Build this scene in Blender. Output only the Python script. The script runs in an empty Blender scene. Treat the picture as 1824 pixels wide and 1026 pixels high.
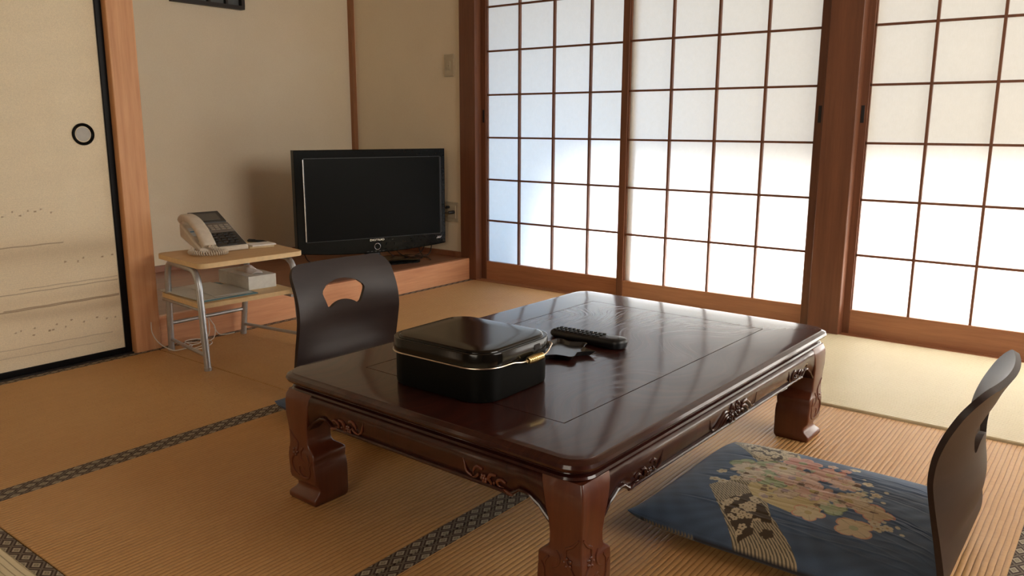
import bpy, bmesh, math, random
import numpy as np
from mathutils import Vector, Matrix, Euler

random.seed(7)
sc = bpy.context.scene
C = sc.collection
PI = math.pi

# ------------------------------------------------------------------ camera
# world: x runs along the fusuma wall towards the shoji, y towards the fusuma wall,
# z up; the camera stands above (0, 0) at 0.84 m; everything is in metres.
FPX = 1442.7
cam_d = bpy.data.cameras.new('camera')
cam_d.sensor_width = 36.0
cam_d.lens = FPX * 36.0 / 1824.0
cam_d.clip_start = 0.02
cam = bpy.data.objects.new('camera', cam_d)
C.objects.link(cam)
RX = Vector((0.61459563, -0.78883648, 0.00303548))
RY = Vector((-0.1532432, -0.12316728, -0.98048271))
RZ = Vector((0.7738144, 0.60213522, -0.1965819))
m = Matrix((RX, -RY, -RZ)).transposed()
cam.matrix_world = Matrix.Translation((0, 0, 0.84)) @ m.to_4x4()
sc.camera = cam

# ------------------------------------------------------------------ light
w = bpy.data.worlds.new('world')
sc.world = w
w.use_nodes = True
w.node_tree.nodes['Background'].inputs[0].default_value = (1.0, 0.93, 0.81, 1)
w.node_tree.nodes['Background'].inputs[1].default_value = 0.92

SUN_E = 138.0
sun_d = bpy.data.lights.new('sun', 'SUN')
sun_d.energy = SUN_E
sun_d.angle = math.radians(34)
sun_d.color = (1.0, 0.985, 0.95)
sun = bpy.data.objects.new('sun', sun_d)
C.objects.link(sun)
sd = Vector((-1.0, -0.78, -1.50)).normalized()       # direction the light travels
sun.rotation_euler = (-sd).to_track_quat('Z', 'Y').to_euler()


def area(name, loc, aim, sx, sy, power, col):
    d = bpy.data.lights.new(name, 'AREA')
    d.shape = 'RECTANGLE'
    d.size = sx
    d.size_y = sy
    d.energy = power
    d.color = col
    o = bpy.data.objects.new(name, d)
    C.objects.link(o)
    o.location = loc
    o.rotation_euler = (Vector(loc) - Vector(aim)).to_track_quat('Z', 'Y').to_euler()
    return o


# added blue lamp on the veranda, standing in for skylight on the lower panes
area('blue_sky_fill', (4.6, 2.45, 0.35), (3.4, 2.45, 0.35), 0.9, 0.6, 15, (0.22, 0.56, 1.0))
# added fill lamps left of and behind the photographer, brightening the room
area('left_fill', (-1.36, 0.5, 1.25), (1.4, 0.6, 0.9), 1.3, 1.2, 14, (1.0, 0.88, 0.72))
area('near_fill', (2.3, -1.66, 1.50), (2.2, 2.9, 1.05), 1.8, 1.2, 42, (1.0, 0.95, 0.87))

sc.view_settings.view_transform = 'Standard'
sc.view_settings.look = 'None'
sc.view_settings.gamma = 1.0
sc.view_settings.use_curve_mapping = False
sc.view_settings.exposure = 0.28
sc.cycles.max_bounces = 8
sc.cycles.diffuse_bounces = 5
sc.cycles.transmission_bounces = 4
sc.cycles.use_denoising = True
sc.cycles.sample_clamp_indirect = 20.0
sc.cycles.caustics_reflective = False
sc.cycles.caustics_refractive = False

# ------------------------------------------------------------------ materials


class NT:
    def __init__(s, name):
        s.m = bpy.data.materials.new(name)
        s.m.use_nodes = True
        s.t = s.m.node_tree
        s.b = s.t.nodes['Principled BSDF']
        s.out = s.t.nodes['Material Output']

    def n(s, typ, ins=None, **kw):
        nd = s.t.nodes.new(typ)
        for k, v in kw.items():
            setattr(nd, k, v)
        for k, v in (ins or {}).items():
            s.set(nd, k, v)
        return nd

    def set(s, nd, k, v):
        if isinstance(v, bpy.types.NodeSocket):
            s.t.links.new(v, nd.inputs[k])
        else:
            nd.inputs[k].default_value = v

    def math(s, op, a, b=0.0, clamp=False):
        nd = s.n('ShaderNodeMath', {0: a, 1: b}, operation=op)
        nd.use_clamp = clamp
        return nd.outputs[0]

    def mix(s, f, a, b, mode='MIX'):
        nd = s.n('ShaderNodeMixRGB', {0: f, 1: a, 2: b}, blend_type=mode)
        return nd.outputs[0]

    def obj(s):
        return s.n('ShaderNodeTexCoord').outputs['Object']

    def mapped(s, scale, rot=(0, 0, 0)):
        return s.n('ShaderNodeMapping', {'Vector': s.obj(), 'Scale': scale, 'Rotation': rot}).outputs[0]

    def ramp(s, fac, stops):
        nd = s.n('ShaderNodeValToRGB', {0: fac})
        el = nd.color_ramp.elements
        while len(el) < len(stops):
            el.new(0.5)
        for e, (p, c) in zip(el, stops):
            e.position = p
            e.color = (*c, 1) if len(c) == 3 else c
        return nd.outputs[0]

    def noise(s, vec, scale, detail=3, rough=0.5):
        return s.n('ShaderNodeTexNoise', {'Vector': vec, 'Scale': scale, 'Detail': detail, 'Roughness': rough}).outputs[0]

    def bump(s, h, strength=0.3, dist=0.001):
        s.t.links.new(s.n('ShaderNodeBump', {'Height': h, 'Strength': strength, 'Distance': dist}).outputs[0], s.b.inputs['Normal'])

    def base(s, c):
        s.set(s.b, 'Base Color', c)


def c4(c):
    return (c[0], c[1], c[2], 1)


def plain(name, col, rough=0.5, metal=0.0, coat=0.0, speck=0.0, spec=0.5, bump=0.0):
    t = NT(name)
    t.b.inputs['Roughness'].default_value = rough
    t.b.inputs['Metallic'].default_value = metal
    t.b.inputs['Coat Weight'].default_value = coat
    t.b.inputs['Coat Roughness'].default_value = 0.08
    t.b.inputs['Specular IOR Level'].default_value = spec
    n = t.noise(t.obj(), 60, 4)
    k = 0.06 + speck
    t.base(t.ramp(n, [(0.3, [x * (1 - k) for x in col]), (0.7, [min(1, x * (1 + k)) for x in col])]))
    if bump:
        t.bump(t.noise(t.obj(), 400, 2), bump, 0.0005)
    return t.m


def wood(name, dark, light, axis='z', rough=0.5, coat=0.0, scale=1.0, bump=0.15, coat_r=0.15):
    """planed timber, grain running along one axis"""
    t = NT(name)
    k = {'x': (0.06, 1, 1), 'y': (1, 0.06, 1), 'z': (1, 1, 0.06)}[axis]
    v = t.mapped([q * scale for q in k])
    n1 = t.noise(v, 22, 5, 0.6)
    n2 = t.noise(v, 110, 3, 0.6)
    wv = t.n('ShaderNodeTexWave', {'Vector': v, 'Scale': 9.0, 'Distortion': 9.0, 'Detail': 3.0, 'Detail Scale': 1.2}).outputs['Fac']
    f = t.math('ADD', t.math('MULTIPLY', n1, 0.55), t.math('ADD', t.math('MULTIPLY', n2, 0.37), t.math('MULTIPLY', wv, 0.08)))
    t.base(t.ramp(f, [(0.3, dark), (0.68, light)]))
    t.b.inputs['Roughness'].default_value = rough
    t.b.inputs['Coat Weight'].default_value = coat
    t.b.inputs['Coat Roughness'].default_value = coat_r
    t.bump(n2, bump, 0.0006)
    return t.m


def tatami_mat(name, ribs, c_dark, c_light, pitch=0.0117, vary=0.16, groove_c=(0.80, 0.73, 0.64)):
    t = NT(name)
    sx = t.n('ShaderNodeSeparateXYZ', {0: t.obj()})
    along, across = (sx.outputs[0], sx.outputs[1]) if ribs == 'x' else (sx.outputs[1], sx.outputs[0])
    wob = t.math('MULTIPLY', t.math('SUBTRACT', t.noise(t.obj(), 9, 2), 0.5), 0.004)
    ac = t.math('ADD', across, wob)
    cv = t.n('ShaderNodeCombineXYZ', {0: along, 1: ac, 2: 0.0}).outputs[0]
    br = t.n('ShaderNodeTexBrick', {'Vector': cv, 'Color1': (0.36, 0.36, 0.36, 1), 'Color2': (0.78, 0.78, 0.78, 1), 'Mortar': (0, 0, 0, 1),
                                    'Scale': 1.0, 'Mortar Size': 0.0007, 'Mortar Smooth': 0.6, 'Bias': 0.1,
                                    'Brick Width': 0.024, 'Row Height': pitch}, offset=0.37, offset_frequency=3, squash=1.6, squash_frequency=2)
    ph = t.math('ABSOLUTE', t.math('SINE', t.math('MULTIPLY', ac, PI / pitch)))
    rib = t.math('POWER', ph, 0.55)
    fib = t.noise(t.n('ShaderNodeMapping', {'Vector': cv, 'Scale': (900, 90, 1)}).outputs[0], 1.0, 2)
    big = t.noise(t.obj(), 2.3, 3)
    f = t.math('ADD', t.math('ADD', t.math('MULTIPLY', br.outputs['Color'], vary), (0.34 - vary) * 0.57), t.math('ADD', t.math('MULTIPLY', fib, 0.3), t.math('MULTIPLY', big, 0.36)))
    base = t.ramp(f, [(0.2, c_dark), (0.75, c_light)])
    groove = t.ramp(rib, [(0.22, groove_c), (0.6, (1, 1, 1))])  # shade and dirt between the ribs, put into the colour
    base = t.mix(0.85, base, groove, 'MULTIPLY')
    mort = t.mix(t.math('MULTIPLY', br.outputs['Fac'], 0.05), base, (0.12, 0.07, 0.03, 1))
    t.base(mort)
    t.b.inputs['Roughness'].default_value = 0.5
    t.b.inputs['Specular IOR Level'].default_value = 0.3
    hgt = t.math('ADD', rib, t.math('MULTIPLY', t.math('SUBTRACT', 1.0, br.outputs['Fac']), 0.25))
    t.bump(t.math('ADD', hgt, t.math('MULTIPLY', fib, 0.15)), 0.75, 0.0024)
    return t.m


def cloth_border(name, along):
    """brown woven border with staggered beige lozenges"""
    t = NT(name)
    sx = t.n('ShaderNodeSeparateXYZ', {0: t.obj()})
    u, v = (sx.outputs[0], sx.outputs[1]) if along == 'x' else (sx.outputs[1], sx.outputs[0])

    def loz(p, q, off):
        a = t.math('ABSOLUTE', t.math('SUBTRACT', t.math('FRACT', t.math('ADD', t.math('DIVIDE', u, p), off)), 0.5))
        b = t.math('ABSOLUTE', t.math('SUBTRACT', t.math('FRACT', t.math('ADD', t.math('DIVIDE', v, q), off)), 0.5))
        return a, b
    P, Q = 0.046, 0.0315
    a, b = loz(P, Q, 0.0)
    a2, b2 = loz(P, Q, 0.5)
    d = t.math('ADD', a, b)
    d2 = t.math('ADD', a2, b2)
    dm = t.math('MINIMUM', d, d2)
    weave = t.noise(t.obj(), 900, 1)
    f = t.ramp(dm, [(0.0, (0.45, 0.4, 0.28)), (0.14, (0.2, 0.16, 0.1)), (0.17, (0.46, 0.41, 0.3)), (0.27, (0.42, 0.36, 0.26)),
                    (0.30, (0.055, 0.028, 0.02)), (0.43, (0.055, 0.028, 0.02)), (0.455, (0.33, 0.28, 0.2)), (0.5, (0.05, 0.025, 0.018))])
    col = t.mix(0.3, f, t.ramp(weave, [(0.3, (0.35, 0.3, 0.25)), (0.7, (1.1, 1.05, 1.0))]), 'MULTIPLY')
    t.base(col)
    t.b.inputs['Roughness'].default_value = 0.8
    t.bump(weave, 0.4, 0.0005)
    return t.m


def attr_mat(name, rough=0.85, bump=0.2, scale=700, sheen=0.0):
    t = NT(name)
    a = t.n('ShaderNodeAttribute', attribute_name='pattern')
    n = t.noise(t.obj(), scale, 2)
    t.base(t.mix(0.5, a.outputs[0], t.ramp(n, [(0.3, (0.78, 0.78, 0.78)), (0.7, (1.15, 1.15, 1.15))]), 'MULTIPLY'))
    t.b.inputs['Roughness'].default_value = rough
    t.b.inputs['Sheen Weight'].default_value = sheen
    t.bump(n, bump, 0.0005)
    return t.m


M = {}
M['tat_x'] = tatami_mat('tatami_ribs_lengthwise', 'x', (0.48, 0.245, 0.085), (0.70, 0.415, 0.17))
M['tat_y'] = tatami_mat('tatami_ribs_crosswise', 'y', (0.66, 0.56, 0.34), (0.86, 0.77, 0.54), vary=0.08, groove_c=(0.62, 0.56, 0.48))  # paler than the other rush; window sheen is put into the base colour
M['brd_x'] = cloth_border('border_cloth_long', 'x')
M['brd_y'] = cloth_border('border_cloth_cross', 'y')
M['post'] = wood('post_timber', (0.55, 0.25, 0.10), (0.76, 0.41, 0.20), 'z', 0.5)
M['frame_z'] = wood('shoji_timber_upright', (0.125, 0.044, 0.021), (0.22, 0.085, 0.040), 'z', 0.45)
M['frame_y'] = wood('shoji_timber_level', (0.32, 0.13, 0.062), (0.50, 0.235, 0.115), 'y', 0.45)  # same timber as the uprights, lightened to stand in for window glare
M['step'] = wood('platform_edge_timber', (0.52, 0.22, 0.10), (0.76, 0.39, 0.20), 'x', 0.4, coat=0.2, coat_r=0.3)
M['alcove'] = wood('alcove_board_timber', (0.20, 0.075, 0.035), (0.33, 0.135, 0.065), 'x', 0.35, coat=0.3, coat_r=0.25)
M['ceil'] = wood('ceiling_boards', (0.26, 0.17, 0.10), (0.38, 0.26, 0.16), 'y', 0.6)
M['veranda'] = wood('veranda_boards', (0.040, 0.033, 0.024), (0.065, 0.054, 0.040), 'y', 0.5)


def plaster():
    t = NT('sand_plaster')
    n = t.noise(t.obj(), 260, 4, 0.7)
    b = t.noise(t.obj(), 3, 3)
    f = t.math('ADD', t.math('MULTIPLY', n, 0.6), t.math('MULTIPLY', b, 0.4))
    t.base(t.ramp(f, [(0.3, (0.76, 0.66, 0.49)), (0.7, (0.86, 0.765, 0.59))]))
    t.b.inputs['Roughness'].default_value = 0.92
    t.bump(n, 0.5, 0.0015)
    return t.m


M['plaster'] = plaster()


def paper():
    t = NT('shoji_paper')
    v = t.mapped((1, 1, 1))
    n = t.noise(v, 45, 5, 0.7)
    f = t.noise(t.mapped((1, 30, 3)), 20, 3, 0.7)
    k = t.math('ADD', t.math('MULTIPLY', n, 0.5), t.math('MULTIPLY', f, 0.5))
    col = t.ramp(k, [(0.3, (0.86, 0.85, 0.82)), (0.7, (0.92, 0.91, 0.885))])
    tr = t.n('ShaderNodeBsdfTranslucent', {'Color': col})
    df = t.n('ShaderNodeBsdfDiffuse', {'Color': col})
    mx = t.n('ShaderNodeMixShader', {0: 0.42, 1: tr.outputs[0], 2: df.outputs[0]})
    t.t.links.new(mx.outputs[0], t.out.inputs['Surface'])
    return t.m


M['paper'] = paper()


def table_wood(name, figured):
    t = NT(name)
    o_ = t.obj()
    sw = t.n('ShaderNodeTexNoise', {'Vector': o_, 'Scale': 2.4, 'Detail': 1.5})
    off = t.n('ShaderNodeVectorMath', {0: sw.outputs['Color'], 1: (0.5, 0.5, 0.5)}, operation='SUBTRACT').outputs[0]
    off = t.n('ShaderNodeVectorMath', {0: off, 1: (0.55, 0.55, 0.0)} , operation='MULTIPLY').outputs[0]
    v = t.n('ShaderNodeVectorMath', {0: o_, 1: off}, operation='ADD').outputs[0]
    v = t.n('ShaderNodeMapping', {'Vector': v, 'Rotation': (0, 0, math.radians(35)), 'Scale': (2.2, 42.0, 6.0)}).outputs[0]
    n = t.noise(v, 1.6, 3, 0.6)
    t.base(t.ramp(n, [(0.3, (0.022, 0.0045, 0.0032)), (0.75, (0.048, 0.0105, 0.0065))]))
    t.b.inputs['Roughness'].default_value = 0.42
    t.b.inputs['Specular IOR Level'].default_value = 0.12
    t.b.inputs['Coat Weight'].default_value = 0.9
    t.b.inputs['Coat Roughness'].default_value = 0.11
    if figured:
        line = t.ramp(n, [(0.0, (0, 0, 0)), (0.54, (0, 0, 0)), (0.60, (0.8, 0.8, 0.8)), (0.66, (0.1, 0.1, 0.1)), (1.0, (0.3, 0.3, 0.3))])
        b = t.n('ShaderNodeBump', {'Height': line, 'Strength': 0.12, 'Distance': 0.0010})
        t.t.links.new(b.outputs[0], t.b.inputs['Normal'])
        t.t.links.new(b.outputs[0], t.b.inputs['Coat Normal'])
        t.set(t.b, 'Coat Roughness', t.ramp(line, [(0, (0.11, 0.11, 0.11)), (1, (0.22, 0.22, 0.22))]))
    return t.m


M['table'] = table_wood('lacquered_rosewood', False)
M['table_fig'] = table_wood('figured_lacquered_rosewood', True)
M['legwood'] = wood('carved_rosewood', (0.078, 0.016, 0.006), (0.138, 0.032, 0.011), 'z', 0.4, coat=0.6, coat_r=0.15)
M['groove'] = plain('groove_black', (0.008, 0.004, 0.003), 0.6)
M['chair'] = wood('dark_bent_plywood', (0.015, 0.007, 0.006), (0.026, 0.013, 0.011), 'x', 0.48, coat=0.0, coat_r=0.35)
M['blk_lacquer'] = plain('black_lacquer', (0.005, 0.005, 0.006), 0.3, spec=0.15)
M['box_top'] = plain('black_glossy_lid', (0.005, 0.0045, 0.004), 0.13, spec=0.42)
M['box_side'] = plain('black_satin_body', (0.004, 0.004, 0.0035), 0.45, spec=0.12)
M['tvblack'] = plain('piano_black_plastic', (0.004, 0.005, 0.005), 0.16, spec=0.16)
M['tvscreen'] = plain('dark_screen', (0.005, 0.0055, 0.005), 0.35, spec=0.08)
M['chrome'] = plain('polished_metal', (0.75, 0.75, 0.75), 0.2, 1.0)
M['steel'] = plain('silver_painted_tube', (0.50, 0.52, 0.54), 0.36, 0.7)
M['gold'] = plain('brass_wire', (0.78, 0.62, 0.30), 0.28, 1.0)
M['wire'] = plain('pale_gilt_wire', (0.80, 0.66, 0.5), 0.3, 1.0)
M['cartwood'] = wood('beech_laminate', (0.55, 0.33, 0.14), (0.66, 0.43, 0.2), 'x', 0.45)
M['cartedge'] = plain('beech_edge_band', (0.72, 0.52, 0.27), 0.5)
M['beige'] = plain('ivory_plastic', (0.62, 0.55, 0.45), 0.45)
M['beige_d'] = plain('ivory_plastic_label', (0.62, 0.66, 0.66), 0.4)
M['blue'] = plain('blue_stripe', (0.10, 0.28, 0.5), 0.5)
M['dkgrey'] = plain('dark_grey_plastic', (0.045, 0.042, 0.038), 0.4)
M['lcd'] = plain('grey_lcd', (0.11, 0.10, 0.085), 0.3)
M['midgrey'] = plain('brownish_grey_plastic', (0.16, 0.14, 0.12), 0.45)
M['black'] = plain('black_plastic', (0.008, 0.009, 0.011), 0.4)
M['rubber'] = plain('black_rubber_keys', (0.012, 0.013, 0.015), 0.5)
M['tray'] = plain('black_tray', (0.02, 0.021, 0.022), 0.3, coat=0.4)
M['white'] = plain('white_paper', (0.80, 0.78, 0.74), 0.8)
M['tissue'] = plain('soft_tissue', (0.85, 0.80, 0.78), 0.95)
M['cardboard'] = plain('white_card', (0.72, 0.72, 0.68), 0.7)
M['teal'] = plain('teal_card', (0.10, 0.24, 0.30), 0.5)
M['greysheet'] = plain('greyish_laminated_sheet', (0.50, 0.50, 0.47), 0.35)
M['tanpad'] = plain('tan_pad', (0.62, 0.50, 0.30), 0.7, speck=0.1)
M['cream'] = plain('cream_plate', (0.50, 0.44, 0.32), 0.5)
M['cordw'] = plain('white_cord', (0.70, 0.64, 0.56), 0.5)
M['greykey'] = plain('grey_line_key', (0.30, 0.26, 0.21), 0.45)
M['disc'] = plain('grey_paper_disc', (0.50, 0.49, 0.45), 0.7)
M['pane'] = plain('grey_pane', (0.10, 0.11, 0.11), 0.5)
M['darkwood'] = plain('black_stained_wood', (0.018, 0.012, 0.009), 0.5)
M['thincorner'] = wood('corner_strip_timber', (0.22, 0.09, 0.035), (0.36, 0.16, 0.07), 'z', 0.5)
M['cushion'] = attr_mat('printed_indigo_cotton', 0.85, 0.35, 900, 0.15)
M['fusuma'] = attr_mat('painted_fusuma_paper', 0.85, 0.15, 500)
M['ground'] = plain('garden_gravel', (0.055, 0.053, 0.048), 0.9, speck=0.2)
M['dimwall'] = plain('darkened_unseen_wall', (0.20, 0.14, 0.09), 0.8)  # unseen walls coloured dark to weaken reflections and bounced light
M['outerwall'] = plain('veranda_plaster', (0.34, 0.32, 0.29), 0.9)

# ------------------------------------------------------------------ geometry helpers


class MB:
    def __init__(s):
        s.v = []
        s.f = []

    def add(s, v, f):
        n = len(s.v)
        s.v += [tuple(p) for p in v]
        s.f += [tuple(i + n for i in q) for q in f]
        return s

    def box(s, x0, x1, y0, y1, z0, z1):
        v = [(x0, y0, z0), (x1, y0, z0), (x1, y1, z0), (x0, y1, z0), (x0, y0, z1), (x1, y0, z1), (x1, y1, z1), (x0, y1, z1)]
        return s.add(v, [(0, 3, 2, 1), (4, 5, 6, 7), (0, 1, 5, 4), (1, 2, 6, 5), (2, 3, 7, 6), (3, 0, 4, 7)])

    def loft(s, loops, cap0=True, cap1=True):
        n = len(loops[0])
        v = [p for lp in loops for p in lp]
        f = []
        for i in range(len(loops) - 1):
            for j in range(n):
                k = (j + 1) % n
                f.append((i * n + j, i * n + k, (i + 1) * n + k, (i + 1) * n + j))
        if cap0:
            f.append(tuple(range(n - 1, -1, -1)))
        if cap1:
            f.append(tuple((len(loops) - 1) * n + j for j in range(n)))
        return s.add(v, f)

    def tube(s, pts, r, n=10, closed=False, flat=None):
        pts = [Vector(p) for p in pts]
        rs = r if isinstance(r, (list, tuple)) else [r] * len(pts)
        m_ = len(pts)
        loops = []
        ref = None
        for i, p in enumerate(pts):
            if closed:
                d = (pts[(i + 1) % m_] - pts[i - 1])
            else:
                d = pts[min(i + 1, m_ - 1)] - pts[max(i - 1, 0)]
            if d.length < 1e-9:
                d = Vector((0, 0, 1))
            d.normalize()
            if ref is None:
                ref = Vector((0, 0, 1)) if abs(d.z) < 0.9 else Vector((1, 0, 0))
            a = (ref - d * ref.dot(d))
            if a.length < 1e-6:
                a = d.orthogonal()
            a.normalize()
            ref = a
            b = d.cross(a)
            lp = []
            for k in range(n):
                t = 2 * PI * k / n
                q = a * math.cos(t) * rs[i] + b * math.sin(t) * rs[i]
                if flat is not None:
                    ax, fk = flat
                    ax = Vector(ax)
                    q = q - ax * q.dot(ax) * (1 - fk)
                lp.append(p + q)
            loops.append(lp)
        if closed:
            loops.append(loops[0])
            return s.loft(loops, False, False)
        return s.loft(loops)

    def ball(s, c, r, nu=12, nv=8, rot=None):
        c = Vector(c)
        r = Vector(r) if not isinstance(r, (int, float)) else Vector((r, r, r))
        loops = []
        for i in range(1, nv):
            t = PI * i / nv
            lp = []
            for j in range(nu):
                a = 2 * PI * j / nu
                q = Vector((r.x * math.sin(t) * math.cos(a), r.y * math.sin(t) * math.sin(a), -r.z * math.cos(t)))
                if rot:
                    q = rot @ q
                lp.append(c + q)
            loops.append(lp)
        return s.loft(loops)

    def lathe(s, c, prof, n=24, axis='z'):
        """prof: (radius, height) pairs"""
        loops = []
        for r, h in prof:
            lp = []
            for j in range(n):
                a = 2 * PI * j / n
                x, y = r * math.cos(a), r * math.sin(a)
                if axis == 'z':
                    q = (c[0] + x, c[1] + y, c[2] + h)
                elif axis == 'y':
                    q = (c[0] + x, c[1] - h, c[2] + y)
                else:
                    q = (c[0] - h, c[1] - x, c[2] + y)
                lp.append(q)
            loops.append(lp)
        return s.loft(loops)

    def prism(s, poly, z0, z1):
        return s.loft([[(x, y, z0) for x, y in poly], [(x, y, z1) for x, y in poly]])

    def build(s, name, mat, parent=None, bevel=0.0, smooth=False, seg=2, angle=35):
        me = bpy.data.meshes.new(name)
        me.from_pydata(s.v, [], s.f)
        me.update()
        bm = bmesh.new()
        bm.from_mesh(me)
        bmesh.ops.remove_doubles(bm, verts=bm.verts, dist=1e-6)
        bmesh.ops.recalc_face_normals(bm, faces=bm.faces)
        bm.to_mesh(me)
        bm.free()
        me.materials.append(mat)
        o = bpy.data.objects.new(name, me)
        C.objects.link(o)
        if parent:
            o.parent = parent
        if bevel:
            b = o.modifiers.new('bevel', 'BEVEL')
            b.width = bevel
            b.segments = seg
            b.limit_method = 'ANGLE'
            b.angle_limit = math.radians(angle)
            b.harden_normals = False
        if smooth or bevel:
            me.polygons.foreach_set('use_smooth', [True] * len(me.polygons))
            try:
                me.set_sharp_from_angle(angle=math.radians(40))
            except Exception:
                pass
        return o


def tag(o, label=None, cat=None, group=None, kind=None):
    if label:
        o['label'] = label
    if cat:
        o['category'] = cat
    if group:
        o['group'] = group
    if kind:
        o['kind'] = kind
    return o


def empty(name, loc=(0, 0, 0), rz=0.0):
    o = bpy.data.objects.new(name, None)
    C.objects.link(o)
    o.location = loc
    o.rotation_euler = (0, 0, rz)
    o.empty_display_size = 0.05
    return o


def struct(o, label, cat):
    return tag(o, label, cat, kind='structure')


def copy_tree(o, parent=None):
    c = o.copy()
    C.objects.link(c)
    c.parent = parent
    for ch in list(o.children):
        copy_tree(ch, c)
    return c


def rrect(x0, x1, y0, y1, r, n=6, z=None):
    out = []
    for cx, cy, a0 in ((x1 - r, y0 + r, -PI / 2), (x1 - r, y1 - r, 0), (x0 + r, y1 - r, PI / 2), (x0 + r, y0 + r, PI)):
        for i in range(n + 1):
            a = a0 + PI / 2 * i / n
            p = (cx + r * math.cos(a), cy + r * math.sin(a))
            out.append(p if z is None else (p[0], p[1], z))
    return out


def spline(pts, n=10, closed=False):
    """Catmull-Rom through the points"""
    P = [Vector(p) for p in pts]
    m_ = len(P)
    out = []
    rng = range(m_ if closed else m_ - 1)
    for i in rng:
        if closed:
            a, b, c, d = P[i - 1], P[i], P[(i + 1) % m_], P[(i + 2) % m_]
        else:
            a, b, c, d = P[max(i - 1, 0)], P[i], P[i + 1], P[min(i + 2, m_ - 1)]
        for k in range(n):
            t = k / n
            out.append(0.5 * ((2 * b) + (c - a) * t + (2 * a - 5 * b + 4 * c - d) * t * t + (3 * b - 3 * c + d - a) * t ** 3))
    if not closed:
        out.append(P[-1])
    return out


def paint(o, fn):
    """store a woven / printed pattern as colours on the mesh itself"""
    me = o.data
    n = len(me.vertices)
    co = np.empty(n * 3)
    me.vertices.foreach_get('co', co)
    rgb = fn(co.reshape(-1, 3))
    at = me.color_attributes.new('pattern', 'FLOAT_COLOR', 'POINT')
    a = np.ones((n, 4))
    a[:, :3] = rgb
    at.data.foreach_set('color', a.ravel())


# ------------------------------------------------------------------ room shell
XF = 3.363            # edge of the tatami at the shoji sill
YF = 2.937            # fusuma plane
XL, YB = -1.45, -1.75
H = 2.35

struct(MB().box(XL - 0.1, 3.363, YB - 0.1, 2.925, -0.12, -0.056).build('floor', M['veranda']), 'wooden sub floor under the straw mats', 'floor')
struct(MB().box(XL - 0.1, 3.56, YB - 0.1, 4.0, H, H + 0.08).build('ceiling', M['ceil']), 'boarded wooden ceiling above the straw mat room', 'ceiling')
struct(MB().box(XL - 0.1, XL, YB - 0.1, 3.0, -0.1, H).build('wall_left', M['dimwall']), 'darkened unseen wall on the side away from the shoji', 'wall')
struct(MB().box(XL, 3.5, YB - 0.1, YB, -0.1, H).build('wall_near', M['dimwall']), 'darkened unseen wall behind the photographer', 'wall')
# wall above fusuma, alcove walls
struct(MB().box(XL, 1.447, 2.95, 3.05, 1.80, H).build('wall_fusuma', M['plaster']), 'plaster wall above the sliding fusuma doors', 'wall')
struct(MB().box(1.53, 3.372, 3.84, 3.92, 0, H).build('wall_back', M['plaster']), 'sandy beige plaster back wall of the alcove behind the television', 'wall')
struct(MB().box(3.372, 3.45, 2.96, 3.92, 0, H).build('wall_right', M['plaster']), 'shaded beige plaster side wall of the alcove with the light switch', 'wall')
struct(MB().box(1.45, 1.53, 2.96, 3.92, 0, H).build('wall_alcove_left', M['plaster']), 'plaster side wall of the alcove hidden behind the left post', 'wall')
struct(MB().box(XF, 3.46, YB, 3.0, 1.955, H).build('wall_above_shoji', M['plaster']), 'plaster strip above the shoji screens', 'wall')
struct(MB().box(XF - 0.005, 3.47, YB, 2.878, 1.90, 1.955).build('trim_head', M['frame_y'], bevel=0.002), 'wooden head rail above the shoji screens', 'trim')

# posts
o = MB().box(1.447, 1.546, 2.905, 3.03, -0.05, H).build('trim_1', M['post'], bevel=0.003)
struct(o, 'broad pale orange wooden post between the fusuma and the alcove', 'post')
o = MB().box(3.36, 3.47, 2.868, 2.978, -0.05, H).build('trim_2', M['frame_z'], bevel=0.002)
struct(o, 'dark reddish wooden corner post between the alcove and first shoji', 'post')
o = MB().box(3.352, 3.47, 0.922, 1.048, -0.05, H).build('trim_3', M['frame_z'], bevel=0.003)
struct(o, 'square wooden post standing between the two pairs of shoji', 'post')
o = MB().box(3.36, 3.47, -1.08, -0.962, -0.05, H).build('trim_4', M['frame_z'], bevel=0.003)
struct(o, 'wooden post at the near end of the shoji run', 'post')
struct(MB().box(3.37, 3.46, YB, -1.08, -0.05, 1.955).build('wall_shoji_end', M['plaster']), 'plaster wall beyond the last shoji screen', 'wall')
o = MB().box(3.345, 3.372, 3.81, 3.84, 0.118, H).build('trim_5', M['thincorner'], bevel=0.002)
struct(o, 'thin brown wooden strip in the corner of the alcove', 'corner strip')

# sill with its two grooves
sl = MB()
for a, b, z in ((3.363, 3.370, 0.004), (3.370, 3.374, -0.002), (3.374, 3.380, 0.004), (3.380, 3.402, -0.004), (3.402, 3.412, 0.004), (3.412, 3.434, -0.004), (3.434, 3.47, 0.004)):
    for y0, y1 in ((-0.962, 0.922), (1.048, 2.868)):
        sl.box(a, b, y0, y1, -0.06, z)
o = sl.build('trim_sill', M['frame_y'])
struct(o, 'grooved wooden sill the shoji screens slide on', 'sill')
o = MB().box(XL, 1.447, 2.925, 3.03, -0.06, 0.002).build('trim_fusuma_sill', M['darkwood'])
struct(o, 'dark sill under the fusuma doors', 'sill')
o = MB().box(XL, 1.447, 2.925, 3.03, 1.775, 1.83).build('trim_fusuma_head', M['frame_y'], bevel=0.002)
struct(o, 'wooden head rail above the fusuma doors', 'trim')

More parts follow.
